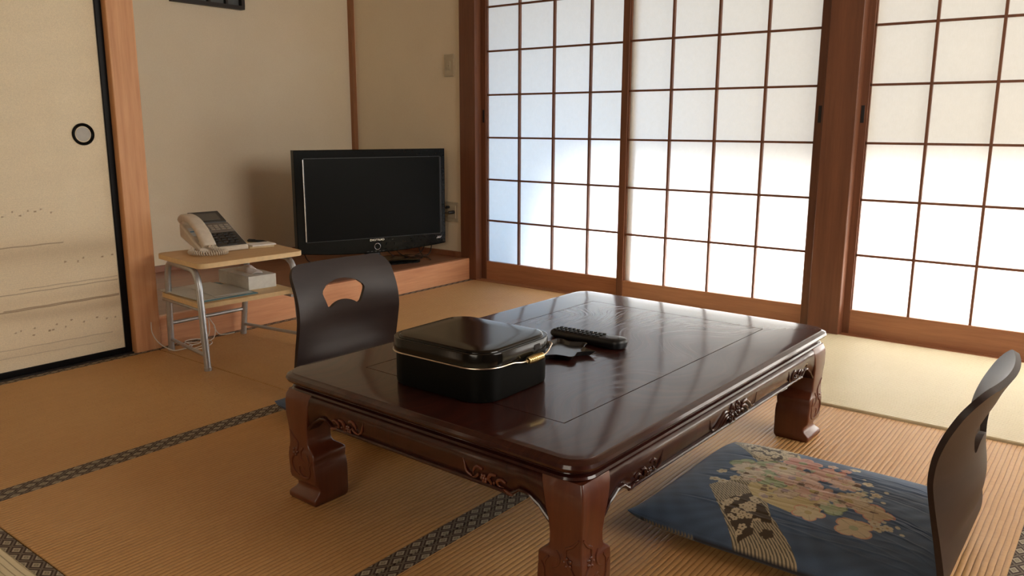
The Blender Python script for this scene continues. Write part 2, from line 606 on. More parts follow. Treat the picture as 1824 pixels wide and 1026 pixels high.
# alcove platform: front board and floor board, low inner skirting
o = MB().box(1.546, 3.36, 2.915, 2.945, -0.06, 0.118).build('trim_6', M['step'], bevel=0.002)
struct(o, 'orange wooden front board of the raised alcove platform', 'platform edge')
o = MB().box(1.53, 3.372, 2.945, 3.84, 0.02, 0.117).build('alcove_floor', M['alcove'])
struct(o, 'dark polished wooden floor of the raised alcove under the television', 'alcove floor')
o = MB().box(1.546, 3.345, 3.826, 3.84, 0.117, 0.150).build('baseboard_back', M['alcove'], bevel=0.0015)
struct(o, 'low wooden skirting along the alcove back wall', 'skirting')
o = MB().box(3.360, 3.372, 2.978, 3.81, 0.117, 0.146).build('baseboard_right', M['alcove'], bevel=0.0015)
struct(o, 'low wooden skirting along the alcove side wall', 'skirting')

# papered windows added behind the two fill lamps; no light passes through them


def added_window(name, to, hw, z0, z1, label):
    d = empty(name)
    struct(d, label, 'window')
    fr_ = MB()
    for a0, a1, b0, b1 in ((-hw - 0.04, -hw, z0 - 0.04, z1 + 0.04), (hw, hw + 0.04, z0 - 0.04, z1 + 0.04), (-hw, hw, z0 - 0.04, z0), (-hw, hw, z1, z1 + 0.04)):
        fr_.box(*to(a0, a1, 0.0, 0.03), b0, b1)
    fr_.build('added_window_frame', M['frame_z'], d)
    lt_ = MB()
    for i in range(1, 6):
        a = -hw + 2 * hw * i / 6
        lt_.box(*to(a - 0.005, a + 0.005, 0.008, 0.02), z0, z1)
    for i in range(1, 4):
        b = z0 + (z1 - z0) * i / 4
        lt_.box(*to(-hw, hw, 0.008, 0.02), b - 0.005, b + 0.005)
    lt_.build('lattice', M['frame_z'], d)
    MB().box(*to(-hw, hw, 0.002, 0.006), z0, z1).build('paper', M['white'], d)


added_window('added_window_1', lambda a0, a1, d0, d1: (2.3 + a0, 2.3 + a1, YB + d0, YB + d1), 0.90, 0.90, 2.10, 'papered window added round the fill lamp behind the photographer')
added_window('added_window_2', lambda a0, a1, d0, d1: (XL + d0, XL + d1, 0.5 + a0, 0.5 + a1), 0.65, 0.60, 1.90, 'papered window added round the fill lamp on the far left side')

# ------------------------------------------------------------------ outside: veranda that the shoji open on to
struct(MB().box(3.47, 4.75, YB - 0.6, 3.2, -0.12, -0.02).build('veranda_floor', M['veranda']), 'wooden veranda floor outside the shoji', 'veranda floor')
struct(MB().box(3.46, 5.05, YB - 0.6, 3.3, 2.06, 2.14).build('veranda_ceiling', M['veranda']), 'boarded veranda eaves outside the shoji', 'eaves')
struct(MB().box(3.47, 4.75, 3.0, 3.1, -0.1, 2.1).build('wall_veranda_end', M['outerwall']), 'end wall of the veranda outside the shoji', 'wall')
struct(MB().box(-6, 14, -10, 10, -0.62, -0.5).build('garden_ground', M['ground']), 'pale gravel ground outside the veranda', 'ground')

# ------------------------------------------------------------------ tatami


def tatami(name, x0, x1, y0, y1, along, borders, label, top=0.0):
    g = 0.0018
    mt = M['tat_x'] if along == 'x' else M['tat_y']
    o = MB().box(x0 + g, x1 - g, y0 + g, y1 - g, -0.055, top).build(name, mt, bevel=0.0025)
    tag(o, label, 'tatami mat')
    for side in borders:
        b = MB()
        if side == 'y0':
            b.box(x0 + g, x1 - g, y0 + g, y0 + 0.032, -0.05, 0.0004)
        elif side == 'y1':
            b.box(x0 + g, x1 - g, y1 - 0.032, y1 - g, -0.05, 0.0004)
        elif side == 'x0':
            b.box(x0 + g, x0 + 0.034, y0 + g, y1 - g, -0.05, 0.0004)
        else:
            b.box(x1 - 0.034, x1 - g, y0 + g, y1 - g, -0.05, 0.0004)
        b.build('cloth_border', M['brd_x'] if side[0] == 'y' else M['brd_y'], o)
    return o


YA1, YA0, YC1, YC0 = 2.915, 1.9945, 1.0655, 0.086
tatami('tatami_mat', -0.30, 1.525, YA0, YA1, 'x', ['y0', 'y1'], 'straw tatami mat lying along the foot of the fusuma doors')
tatami('tatami_mat', 1.525, XF, YA0, YA1, 'x', ['y0', 'y1'], 'straw tatami mat running along the raised alcove front, under the small cart')
tatami('tatami_mat', 0.585, 2.4625, YC1, YA0, 'x', ['y0', 'y1'], 'straw tatami mat under the far half of the low table and dark armless chair')
tatami('tatami_mat', 0.585, 2.4625, YC0, YC1, 'x', ['y0', 'y1'], 'straw tatami mat under the near side of the table and the blue cushion')
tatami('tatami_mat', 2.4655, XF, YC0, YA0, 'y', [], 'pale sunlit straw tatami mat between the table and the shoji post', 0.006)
tatami('tatami_mat', -0.34, 0.585, YC0, YA0, 'y', ['x1'], 'straw tatami mat in the bottom left corner, its border crossing the others')
tatami('tatami_mat', -0.34, 0.585, YB, YC0, 'y', ['x1'], 'straw tatami mat under the photographer')
tatami('tatami_mat', 0.585, 2.4625, YB + 0.93, YC0, 'x', ['y1'], 'straw tatami mat at the bottom right, behind the near chair')
tatami('tatami_mat', 0.585, 2.4625, YB, YB + 0.93, 'x', ['y1'], 'straw tatami mat against the near wall')
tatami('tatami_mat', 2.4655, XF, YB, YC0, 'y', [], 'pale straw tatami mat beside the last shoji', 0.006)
tatami('tatami_mat', XL, -0.34, YB, YC0, 'y', [], 'straw tatami mat along the left wall near the entrance')
tatami('tatami_mat', XL, -0.34, YC0, YA0, 'y', [], 'straw tatami mat along the left wall')
tatami('tatami_mat', XL, -0.30, YA0, YA1, 'x', [], 'straw tatami mat in the corner left of the fusuma')

# ------------------------------------------------------------------ shoji
ZB, Z1, DZ = 0.108, 0.3294, 0.2234
ZT = Z1 + 7 * DZ


def shoji(name, y0, y1, xc, pull, label):
    """sliding screen; xc = middle of its thickness"""
    d = empty(name)
    struct(d, label, 'shoji')
    xa, xb = xc - 0.014, xc + 0.014
    t = 0.035
    py0, py1 = y0 + t, y1 - t
    st = MB().box(xa, xb, y0, y0 + t, 0.0, 1.925)
    st.build('stile', M['frame_z'], d, bevel=0.0015)
    MB().box(xa, xb, y1 - t, y1, 0.0, 1.925).build('stile', M['frame_z'], d, bevel=0.0015)
    MB().box(xa + 0.001, xb - 0.001, py0, py1, 0.0, ZB - 0.004).build('bottom_rail', M['frame_y'], d, bevel=0.0015)
    MB().box(xa + 0.001, xb - 0.001, py0, py1, ZT + 0.004, 1.925).build('top_rail', M['frame_y'], d, bevel=0.0015)
    lt = MB()
    xk0, xk1 = xc - 0.006, xc + 0.0065
    n = 4
    cw = (py1 - py0) / n
    for i in range(1, n):
        yy = py0 + cw * i
        lt.box(xk0 - 0.003, xk1, yy - 0.0048, yy + 0.0048, ZB - 0.004, ZT + 0.004)
    for k in range(0, 7):
        zz = Z1 + k * DZ
        lt.box(xk0, xk1, py0, py1, zz - 0.0045, zz + 0.0045)
    # thin fillets where the lattice meets the frame
    lt.box(xk0, xk1, py0, py0 + 0.004, ZB - 0.004, ZT + 0.004)
    lt.box(xk0, xk1, py1 - 0.004, py1, ZB - 0.004, ZT + 0.004)
    lt.build('lattice', M['frame_z'], d)
    MB().add([(xk1 + 0.0003, a, b) for a, b in ((py0 - 0.005, ZB - 0.008), (py1 + 0.005, ZB - 0.008), (py1 + 0.005, ZT + 0.008), (py0 - 0.005, ZT + 0.008))], [(0, 1, 2, 3)]).build('paper', M['paper'], d)
    yp = y1 - t / 2 if pull > 0 else y0 + t / 2
    p = MB().box(xa - 0.0008, xa + 0.002, yp - 0.0065, yp + 0.0065, 0.855, 0.922)
    p.build('finger_pull', M['black'], d, bevel=0.0008)
    return d


shoji('door_1', 1.932, 2.868, 3.423, 1, 'first shoji screen from the alcove, its lower panes bluish, half behind its neighbour')
shoji('door_2', 1.050, 1.985, 3.391, -1, 'second shoji screen, nearer track, between the first screen and the square post')
shoji('door_3', -0.006, 0.930, 3.423, 1, 'third shoji screen, right of the square post')
shoji('door_4', -0.962, 0.035, 3.391, -1, 'fourth shoji screen, beyond the right edge of the view')

# ------------------------------------------------------------------ fusuma
LINES = [(0.3, 1.241, 0.436, 0.439, 0.0016, 0.75), (1.086, 1.419, 0.294, 0.295, 0.0012, 0.6), (0.3, 1.418, 0.276, 0.283, 0.0014, 0.7),
         (1.03, 1.419, 0.228, 0.229, 0.0014, 0.9), (0.3, 1.419, 0.220, 0.225, 0.0016, 0.9), (0.3, 1.382, 0.105, 0.091, 0.0014, 0.45), (0.3, 1.349, 0.083, 0.062, 0.0012, 0.4)]
DOTS = [(1.061, 0.542), (1.092, 0.555), (1.115, 0.541), (1.14, 0.555), (1.162, 0.551), (1.181, 0.558), (1.213, 0.545), (1.241, 0.37), (1.284, 0.366), (1.303, 0.376),
        (1.37, 0.372), (1.406, 0.376), (1.059, 0.15), (1.076, 0.154), (1.119, 0.155), (1.114, 0.132), (1.166, 0.138), (1.178, 0.139), (1.191, 0.155), (1.22, 0.141),
        (1.241, 0.162), (1.283, 0.147), (1.33, 0.155), (1.365, 0.145), (1.396, 0.144)]


def fusuma_pattern(co):
    x, z = co[:, 0], co[:, 2]
    base = np.array([0.86, 0.755, 0.55])
    rgb = np.tile(base, (len(x), 1))
    streak = 0.5 + 0.5 * np.sin(z * 900 + 2.0 * np.sin(x * 7) + 0.7 * np.sin(x * 31 + z * 200))
    rgb *= (0.985 + 0.03 * streak)[:, None]

    def blend(mask, col):
        nonlocal rgb
        mask = np.clip(mask, 0, 1)[:, None]
        rgb = rgb * (1 - mask) + np.array(col) * mask
    # soft painted mist bands
    def band(zc, h, k):
        blend(k * np.exp(-((z - zc - 0.01 * np.sin(x * 5 + zc * 20)) / h) ** 2), (0.42, 0.30, 0.17))
    band(0.405, 0.035, 0.30)
    band(0.205, 0.022, 0.32)
    band(0.262, 0.018, 0.12)
    band(0.070, 0.02, 0.15)
    for x0, x1, z0, z1, w_, k in LINES:
        zl = z0 + (z1 - z0) * np.clip((x - x0) / (x1 - x0), 0, 1) + 0.0006 * np.sin(x * 60 + z0 * 100)
        blend(k * np.exp(-((z - zl) / w_) ** 2) * ((x > x0) & (x < x1)), (0.20, 0.11, 0.05))
    for i, (dx, dz) in enumerate(DOTS):
        r = np.hypot(x - dx, z - dz)
        blend(0.8 * (r < 0.0032), (0.30, 0.19, 0.09))
        r2 = np.hypot((x - dx - 0.009) / 1.6, z - dz - 0.003)
        blend(0.35 * (r2 < 0.004), (0.80, 0.72, 0.55))
    return np.clip(rgb, 0, 1)


def fusuma(name, x0, x1, yf, label, handle_x):
    d = empty(name)
    struct(d, label, 'fusuma')
    fw = 0.024
    pn = MB()
    xs = np.arange(x0 + fw, x1 - fw + 1e-4, 0.004)
    zs = np.concatenate([np.arange(0.022, 0.60, 0.0016), np.arange(0.60, 1.755, 0.03)])
    V = [(float(a), yf + 0.002, float(b)) for b in zs for a in xs]
    nx = len(xs)
    F = [(j * nx + i, j * nx + i + 1, (j + 1) * nx + i + 1, (j + 1) * nx + i) for j in range(len(zs) - 1) for i in range(nx - 1)]
    me = bpy.data.meshes.new('paper_face')
    me.from_pydata(V, [], F)
    me.materials.append(M['fusuma'])
    o = bpy.data.objects.new('paper_face', me)
    C.objects.link(o)
    o.parent = d
    paint(o, fusuma_pattern)
    MB().box(x0 + fw, x1 - fw, yf + 0.003, yf + 0.018, 0.02, 1.76).build('core', M['cream'], d)
    for a, b in ((x0, x0 + fw), (x1 - fw, x1)):
        MB().box(a, b, yf - 0.002, yf + 0.02, 0.003, 1.775).build('stile', M['blk_lacquer'], d, bevel=0.002)
    MB().box(x0 + fw, x1 - fw, yf - 0.002, yf + 0.02, 0.003, 0.024).build('bottom_rail', M['blk_lacquer'], d, bevel=0.002)
    MB().box(x0 + fw, x1 - fw, yf - 0.002, yf + 0.02, 1.752, 1.775).build('top_rail', M['blk_lacquer'], d, bevel=0.002)
    h = MB()
    prof = [(0.0375, -0.003), (0.0385, 0.001), (0.037, 0.0045), (0.034, 0.006), (0.030, 0.0045), (0.0275, 0.001), (0.0265, -0.004), (0.022, -0.004)]
    n = 40
    loops = [[(handle_x + r * math.cos(2 * PI * j / n), yf + 0.002 - hh, 0.806 + r * math.sin(2 * PI * j / n)) for j in range(n)] for r, hh in prof]
    h.loft(loops, False, False)
    h.build('round_pull_ring', M['blk_glossy'] if 'blk_glossy' in M else M['tvblack'], d, smooth=True)
    MB().lathe((handle_x, yf + 0.002, 0.806), [(0.0245, -0.004), (0.0245, 0.0012)], 40, 'y').build('pull_disc', M['disc'], d)
    return d


fusuma('door_5', 0.50, 1.447, YF, 'painted fusuma door with black lacquered frame and round pull beside the broad post', 1.345)
fusuma('door_6', -0.42, 0.52, YF + 0.024, 'second painted fusuma door, left of the view', -0.32)
fusuma('door_7', -1.40, -0.40, YF, 'third painted fusuma door, far left of the view', -0.5)

# ------------------------------------------------------------------ wall fittings
s = empty('light_switch', (3.372, 3.058, 1.158))
tag(s, 'small cream light switch plate high on the shaded alcove side wall', 'light switch')
MB().box(-0.006, 0.0, -0.035, 0.035, -0.059, 0.059).build('plate', M['cream'], s, bevel=0.003)
MB().box(-0.009, -0.005, -0.012, 0.012, -0.022, 0.022).build('rocker', M['cream'], s, bevel=0.001)
MB().box(-0.0098, -0.008, -0.003, 0.003, -0.004, 0.0).build('indicator', M['dkgrey'], s)

s = empty('wall_outlet', (3.372, 3.048, 0.366))
tag(s, 'cream power outlet plate on the alcove side wall beside the television', 'outlet')
MB().box(-0.006, 0.0, -0.047, 0.047, -0.056, 0.056).build('plate', M['cream'], s, bevel=0.003)
MB().box(-0.009, -0.005, -0.030, 0.030, -0.035, 0.035).build('socket_insert', M['cream'], s, bevel=0.001)
pl = MB().tube([(3.362, 3.03, 0.366), (3.345, 3.03, 0.366), (3.330, 3.04, 0.364)], 0.010, 12)
pl.tube(spline([(3.330, 3.04, 0.364), (3.30, 3.075, 0.355), (3.30, 3.12, 0.30), (3.31, 3.15, 0.20), (3.30, 3.17, 0.1225), (3.22, 3.20, 0.1215)], 6), 0.003, 8)
tag(pl.build('power_plug', M['black'], smooth=True), 'black power plug and lead in the wall outlet beside the television, lower one', 'plug')
pl = MB().tube([(3.362, 3.066, 0.392), (3.342, 3.068, 0.392)], 0.008, 12)
pl.tube(spline([(3.342, 3.068, 0.392), (3.32, 3.085, 0.38), (3.315, 3.14, 0.30), (3.32, 3.2, 0.2), (3.30, 3.24, 0.1215), (3.2, 3.26, 0.1215)], 6), 0.0025, 8)
tag(pl.build('power_plug', M['black'], smooth=True), 'small black plug in the wall outlet, upper one', 'plug')

# black lattice panel on the alcove back wall, mostly above the frame of the photo
s = empty('wall_lattice', (2.225, 3.84, 1.425))
tag(s, 'black framed lattice with grey panes high on the alcove back wall', 'lattice panel')
fr = MB()
fr.box(0.0, 0.40, -0.035, 0.0, 0.0, 0.018).box(0.0, 0.40, -0.035, 0.0, 0.36, 0.378)
fr.box(0.0, 0.020, -0.035, 0.0, 0.018, 0.36).box(0.382, 0.40, -0.035, 0.0, 0.018, 0.36)
fr.build('frame', M['darkwood'], s, bevel=0.001)
br_ = MB()
for i in range(1, 4):
    br_.box(0.0 + 0.1 * i - 0.006, 0.1 * i + 0.006, -0.030, -0.008, 0.018, 0.36)
for k in range(1, 4):
    br_.box(0.02, 0.382, -0.028, -0.010, 0.018 + 0.085 * k, 0.028 + 0.085 * k)
br_.build('lattice_bars', M['darkwood'], s)
MB().box(0.01, 0.39, -0.008, -0.003, 0.01, 0.37).build('grey_pane', M['pane'], s)
MB().box(0.045, 0.092, -0.026, -0.010, 0.014, 0.034).build('latch', M['darkwood'], s)

# ------------------------------------------------------------------ low table
TZ = 0.305
TX, TY = 1.635, 1.052
tb = empty('low_table', (TX, TY, 0), math.radians(-1.3))
tag(tb, 'low carved rosewood table with glossy figured top standing on the tatami', 'table')
HX, HY = 0.600, 0.412


def top_loop(ins, z, r=0.05):
    return rrect(-HX + ins, HX - ins, -HY + ins, HY - ins, max(r - ins * 0.4, 0.01), 7, z)


prof = [(0.070, 0.258), (0.034, 0.258), (0.030, 0.262), (0.014, 0.264), (0.010, 0.267), (0.012, 0.271), (0.019, 0.2735), (0.020, 0.277), (0.010, 0.280), (0.003, 0.285),
        (0.0, 0.291), (0.002, 0.297), (0.008, 0.3005), (0.0105, 0.3015), (0.012, 0.3038), (0.020, 0.3045), (0.026, TZ)]
loops = [top_loop(i, z) for i, z in prof]
IX, IY = 0.458, 0.274
tp = MB().loft(loops, True, False)
n = len(loops[-1])
bm = bmesh.new()
vo = [bm.verts.new(p) for p in loops[-1]]
inner = [(-IX - 0.0012, -IY - 0.0012), (IX + 0.0012, -IY - 0.0012), (IX + 0.0012, IY + 0.0012), (-IX - 0.0012, IY + 0.0012)]
vi = [bm.verts.new((x, y, TZ)) for x, y in inner]
es = [bm.edges.new((vo[i], vo[(i + 1) % n])) for i in range(n)] + [bm.edges.new((vi[i], vi[(i + 1) % 4])) for i in range(4)]
bmesh.ops.triangle_fill(bm, edges=es, use_beauty=True)
bm.verts.index_update()
tp.add([v.co[:] for v in bm.verts], [[v.index for v in f.verts] for f in bm.faces])
bm.free()
for i in range(4):          # walls of the inlay groove
    a, b = inner[i], inner[(i + 1) % 4]
    tp.add([(*a, TZ), (*b, TZ), (*b, TZ - 0.003), (*a, TZ - 0.003)], [(0, 1, 2, 3)])
o = tp.build('table_top', M['table'], tb, smooth=True)
MB().box(-IX - 0.003, IX + 0.003, -IY - 0.003, IY + 0.003, TZ - 0.004, TZ - 0.0022).build('inlay_groove', M['groove'], tb)
MB().box(-IX + 0.0012, IX - 0.0012, -IY + 0.0012, IY - 0.0012, TZ - 0.0035, TZ).build('inlaid_panel', M['table_fig'], tb)

# leg, local to its outer corner; u, v run inwards
LEG = [(0.262, 0.008, 0.092), (0.250, 0.003, 0.088), (0.235, 0.001, 0.084), (0.205, 0.001, 0.078), (0.185, 0.003, 0.074), (0.160, 0.005, 0.072), (0.142, 0.005, 0.0725), (0.134, 0.005, 0.076),
       (0.124, 0.004, 0.090), (0.121, 0.003, 0.093), (0.117, 0.003, 0.0945), (0.108, 0.002, 0.0945), (0.098, 0.002, 0.0935), (0.094, 0.002, 0.0950), (0.075, 0.003, 0.0965), (0.062, 0.003, 0.0965), (0.052, 0.005, 0.0965),
       (0.046, 0.010, 0.0965), (0.040, 0.0145, 0.0965), (0.033, 0.0150, 0.0965), (0.026, 0.0105, 0.0965), (0.019, 0.003, 0.0965), (0.014, 0.0, 0.0965), (0.006, 0.000, 0.0955), (0.0, 0.004, 0.092)]


def scroll(mb, pts, r0, r1, to3, flat):
    P = spline([(p[0], p[1], 0) for p in pts], 6)
    k = len(P)
    rs = []
    for i in range(k):
        t = i / (k - 1)
        rs.append(max(0.0007, (r0 + (r1 - r0) * t) * (math.sin(PI * min(1, 0.12 + t * 0.95)) ** 0.6 if t < 0.97 else 0.3)))
    mb.tube([to3(p.x, p.y) for p in P], rs, 8, flat=flat)


def make_leg(sx, sy):
    cx, cy = sx * (HX - 0.012), sy * (HY - 0.006)
    loops = []
    for z, o_, w_ in LEG:
        lp = rrect(o_, w_, o_, w_, 0.0042, 3)
        # soft ogee: shave the outer vertical corner
        q = [(cx - sx * a, cy - sy * b, z) for a, b in lp]
        loops.append(q)
    o = MB().loft(loops[::-1]).build('leg', M['legwood'], tb, smooth=True)
    cv = MB()
    for face in (0, 1):
        if face == 0:     # face whose normal is along x
            def to3(a, b, cx=cx, cy=cy):
                return (cx - sx * (lead(b) - 0.0003), cy - sy * a, b)
            fl = ((1, 0, 0), 0.8)
        else:
            def to3(a, b, cx=cx, cy=cy):
                return (cx - sx * a, cy - sy * (lead(b) - 0.0003), b)
            fl = ((0, 1, 0), 0.8)
        scroll(cv, [(0.010, 0.165), (0.022, 0.150), (0.036, 0.140), (0.034, 0.120), (0.020, 0.104), (0.014, 0.086), (0.024, 0.070), (0.040, 0.064)], 0.0030, 0.0042, to3, fl)
        scroll(cv, [(0.086, 0.104), (0.080, 0.092), (0.080, 0.078), (0.074, 0.066), (0.058, 0.062), (0.044, 0.070), (0.042, 0.084), (0.052, 0.090), (0.060, 0.082)], 0.0028, 0.0036, to3, fl)
        scroll(cv, [(0.056, 0.132), (0.048, 0.120), (0.052, 0.106), (0.066, 0.098)], 0.0034, 0.002, to3, fl)
        scroll(cv, [(0.070, 0.118), (0.078, 0.106), (0.076, 0.094)], 0.003, 0.002, to3, fl)
        for k in range(5):
            a = 2 * PI * k / 5
            p = to3(0.030 + 0.007 * math.cos(a), 0.118 + 0.007 * math.sin(a))
            cv.ball(p, 0.0036, 8, 5)
    cv.build('carved_scroll', M['legwood'], o, smooth=True)
    return o


def lead(z):
    zs = [q[0] for q in LEG]
    for i in range(len(LEG) - 1):
        if LEG[i + 1][0] <= z <= LEG[i][0]:
            t = (z - LEG[i + 1][0]) / (LEG[i][0] - LEG[i + 1][0])
            return LEG[i + 1][1] + (LEG[i][1] - LEG[i + 1][1]) * t
    return 0.005


for sx in (-1, 1):
    for sy in (-1, 1):
        make_leg(sx, sy)


def apron_bottom(s_, L):
    """height of the lower edge at distance s_ from the leg"""
    t = min(s_, L - s_)
    pts = [(0, 0.176), (0.010, 0.186), (0.030, 0.203), (0.050, 0.2135), (0.068, 0.213), (0.079, 0.2035), (0.089, 0.1975), (0.100, 0.1995), (0.12, 0.2000), (10, 0.2000)]
    for (a, b), (c, d) in zip(pts, pts[1:]):
        if t <= c:
            k = (t - a) / (c - a)
            return b + (d - b) * (0.5 - 0.5 * math.cos(PI * k))
    return 0.2000


def make_apron(axis, side):
    if axis == 'x':
        L = 2 * (HX - 0.012 - 0.074)
        off = HY - 0.006
    else:
        L = 2 * (HY - 0.006 - 0.074)
        off = HX - 0.012
    N = 90 if axis == 'x' else 60
    prof = [(0.012, 1.0), (0.004, 0.94), (0.001, 0.84), (0.0, 0.66), (0.001, 0.45), (0.004, 0.26), (0.0075, 0.16), (0.0085, 0.125), (0.004, 0.105), (0.0025, 0.06), (0.004, 0.0), (0.034, 0.0), (0.034, 1.0)]
    loops = []

    def P(s_, d, z):
        a = -L / 2 + s_
        if axis == 'x':
            return (a, side * (off - d), z)
        return (side * (off - d), a, z)
    for i in range(N + 1):
        s_ = L * i / N
        zb = apron_bottom(s_, L)
        loops.append([P(s_, d + 0.003, zb + (0.262 - zb) * t) for d, t in prof])
    o = MB().loft(loops).build('apron', M['table'], tb, smooth=True)
    # carving
    cm_ = M['legwood'] if axis == 'y' else M['table']
    cv = MB()
    fl = ((0, 1, 0), 0.9) if axis == 'x' else ((1, 0, 0), 0.9)

    def at(sc_, flip=1):
        def f(a, b):
            d = 0.0028 + 0.006 * max(0, (0.226 - b) / 0.022) ** 2
            return P(L / 2 + sc_ + flip * a, min(d, 0.008), b)
        return f

    def motif(c, flip):
        cv = MB()
        f = at(c, flip)
        scroll(cv, [(-0.060, 0.2015), (-0.048, 0.2035), (-0.038, 0.207)], 0.0042, 0.003, f, fl)
        scroll(cv, [(-0.048, 0.222), (-0.038, 0.2255), (-0.028, 0.220), (-0.030, 0.211), (-0.042, 0.211)], 0.0035, 0.0025, f, fl)
        scroll(cv, [(-0.026, 0.230), (-0.014, 0.2285), (-0.008, 0.220), (-0.012, 0.209), (-0.002, 0.205)], 0.004, 0.003, f, fl)
        scroll(cv, [(-0.020, 0.216), (-0.018, 0.208)], 0.003, 0.002, f, fl)
        scroll(cv, [(0.006, 0.233), (0.018, 0.236), (0.027, 0.228), (0.030, 0.218)], 0.0042, 0.003, f, fl)
        scroll(cv, [(0.016, 0.222), (0.024, 0.214), (0.034, 0.210)], 0.0034, 0.0025, f, fl)
        scroll(cv, [(0.034, 0.212), (0.046, 0.220), (0.050, 0.233), (0.054, 0.243)], 0.0032, 0.0016, f, fl)
        for k in range(6):
            a = 2 * PI * k / 6
            cv.ball(f(0.004 + 0.0055 * math.cos(a), 0.216 + 0.0065 * math.sin(a)), 0.0034, 8, 5)
        cv.ball(f(0.004, 0.216), 0.0042, 8, 5)
        cv.build('carved_flower', cm_, o, smooth=True)
    if axis == 'x':
        motif(-0.372, 1)
        motif(0.372, -1)
        f = at(0, 1)
        for sgn in (-1, 1):
            f = at(0, sgn)
            scroll(cv, [(0.036, 0.240), (0.054, 0.2415), (0.072, 0.232), (0.088, 0.220), (0.104, 0.217), (0.114, 0.226), (0.120, 0.243)], 0.0062, 0.002, f, fl)
            scroll(cv, [(0.034, 0.232), (0.050, 0.232), (0.066, 0.222), (0.080, 0.211), (0.096, 0.207)], 0.0050, 0.003, f, fl)
            scroll(cv, [(0.030, 0.226), (0.042, 0.224), (0.052, 0.214), (0.062, 0.206)], 0.0040, 0.002, f, fl)
            scroll(cv, [(0.024, 0.240), (0.014, 0.249), (0.004, 0.246)], 0.0044, 0.003, f, fl)
            scroll(cv, [(0.006, 0.236), (0.008, 0.247)], 0.0036, 0.002, f, fl)
            scroll(cv, [(0.004, 0.214), (0.012, 0.206), (0.022, 0.204)], 0.0036, 0.003, f, fl)
            for k in range(9):
                a = 2 * PI * k / 9
                cv.ball(f(0.017 + 0.008 * math.cos(a), 0.225 + 0.0095 * math.sin(a)), 0.0032, 8, 5)
            cv.ball(f(0.017, 0.225), 0.0062, 10, 6)
        cv.ball(at(0)(0, 0.226), 0.005, 10, 6)
        cv.build('carved_flower', cm_, o, smooth=True)
    else:
        motif(-0.192, 1)
        motif(0.192, -1)
    return o


for sd_ in (-1, 1):
    make_apron('x', sd_)
    make_apron('y', sd_)

# ------------------------------------------------------------------ legless chairs
EDGE = [(0.40, 0.006), (0.25, 0.006), (0.12, 0.007), (0.06, 0.010), (0.028, 0.019), (0.009, 0.036), (0.001, 0.060), (0.000, 0.085), (0.004, 0.110), (0.013, 0.145), (0.024, 0.185),
        (0.033, 0.225), (0.037, 0.258), (0.034, 0.295), (0.023, 0.333), (0.007, 0.368), (-0.007, 0.393), (-0.021, 0.416)]


def bowl(z):
    pts = [(0.0, 0.0), (0.05, 0.0), (0.09, 0.003), (0.125, 0.012), (0.165, 0.034), (0.205, 0.048), (0.25, 0.050), (0.32, 0.042), (0.44, 0.030)]
    q = [(a, b) for a, b in pts]
    for i in range(len(q) - 1):
        (x0, y0), (x1, y1) = q[i], q[i + 1]
        if z <= x1:
            m0 = 0.0 if i == 0 else (y1 - q[i - 1][1]) / (x1 - q[i - 1][0])
            m1 = 0.0 if i + 2 >= len(q) else (q[i + 2][1] - y0) / (q[i + 2][0] - x0)
            h = x1 - x0
            t = (z - x0) / h
            return y0 * (1 + 2 * t) * (1 - t) ** 2 + m0 * h * t * (1 - t) ** 2 + y1 * t * t * (3 - 2 * t) + m1 * h * t * t * (t - 1)
    return 0.030


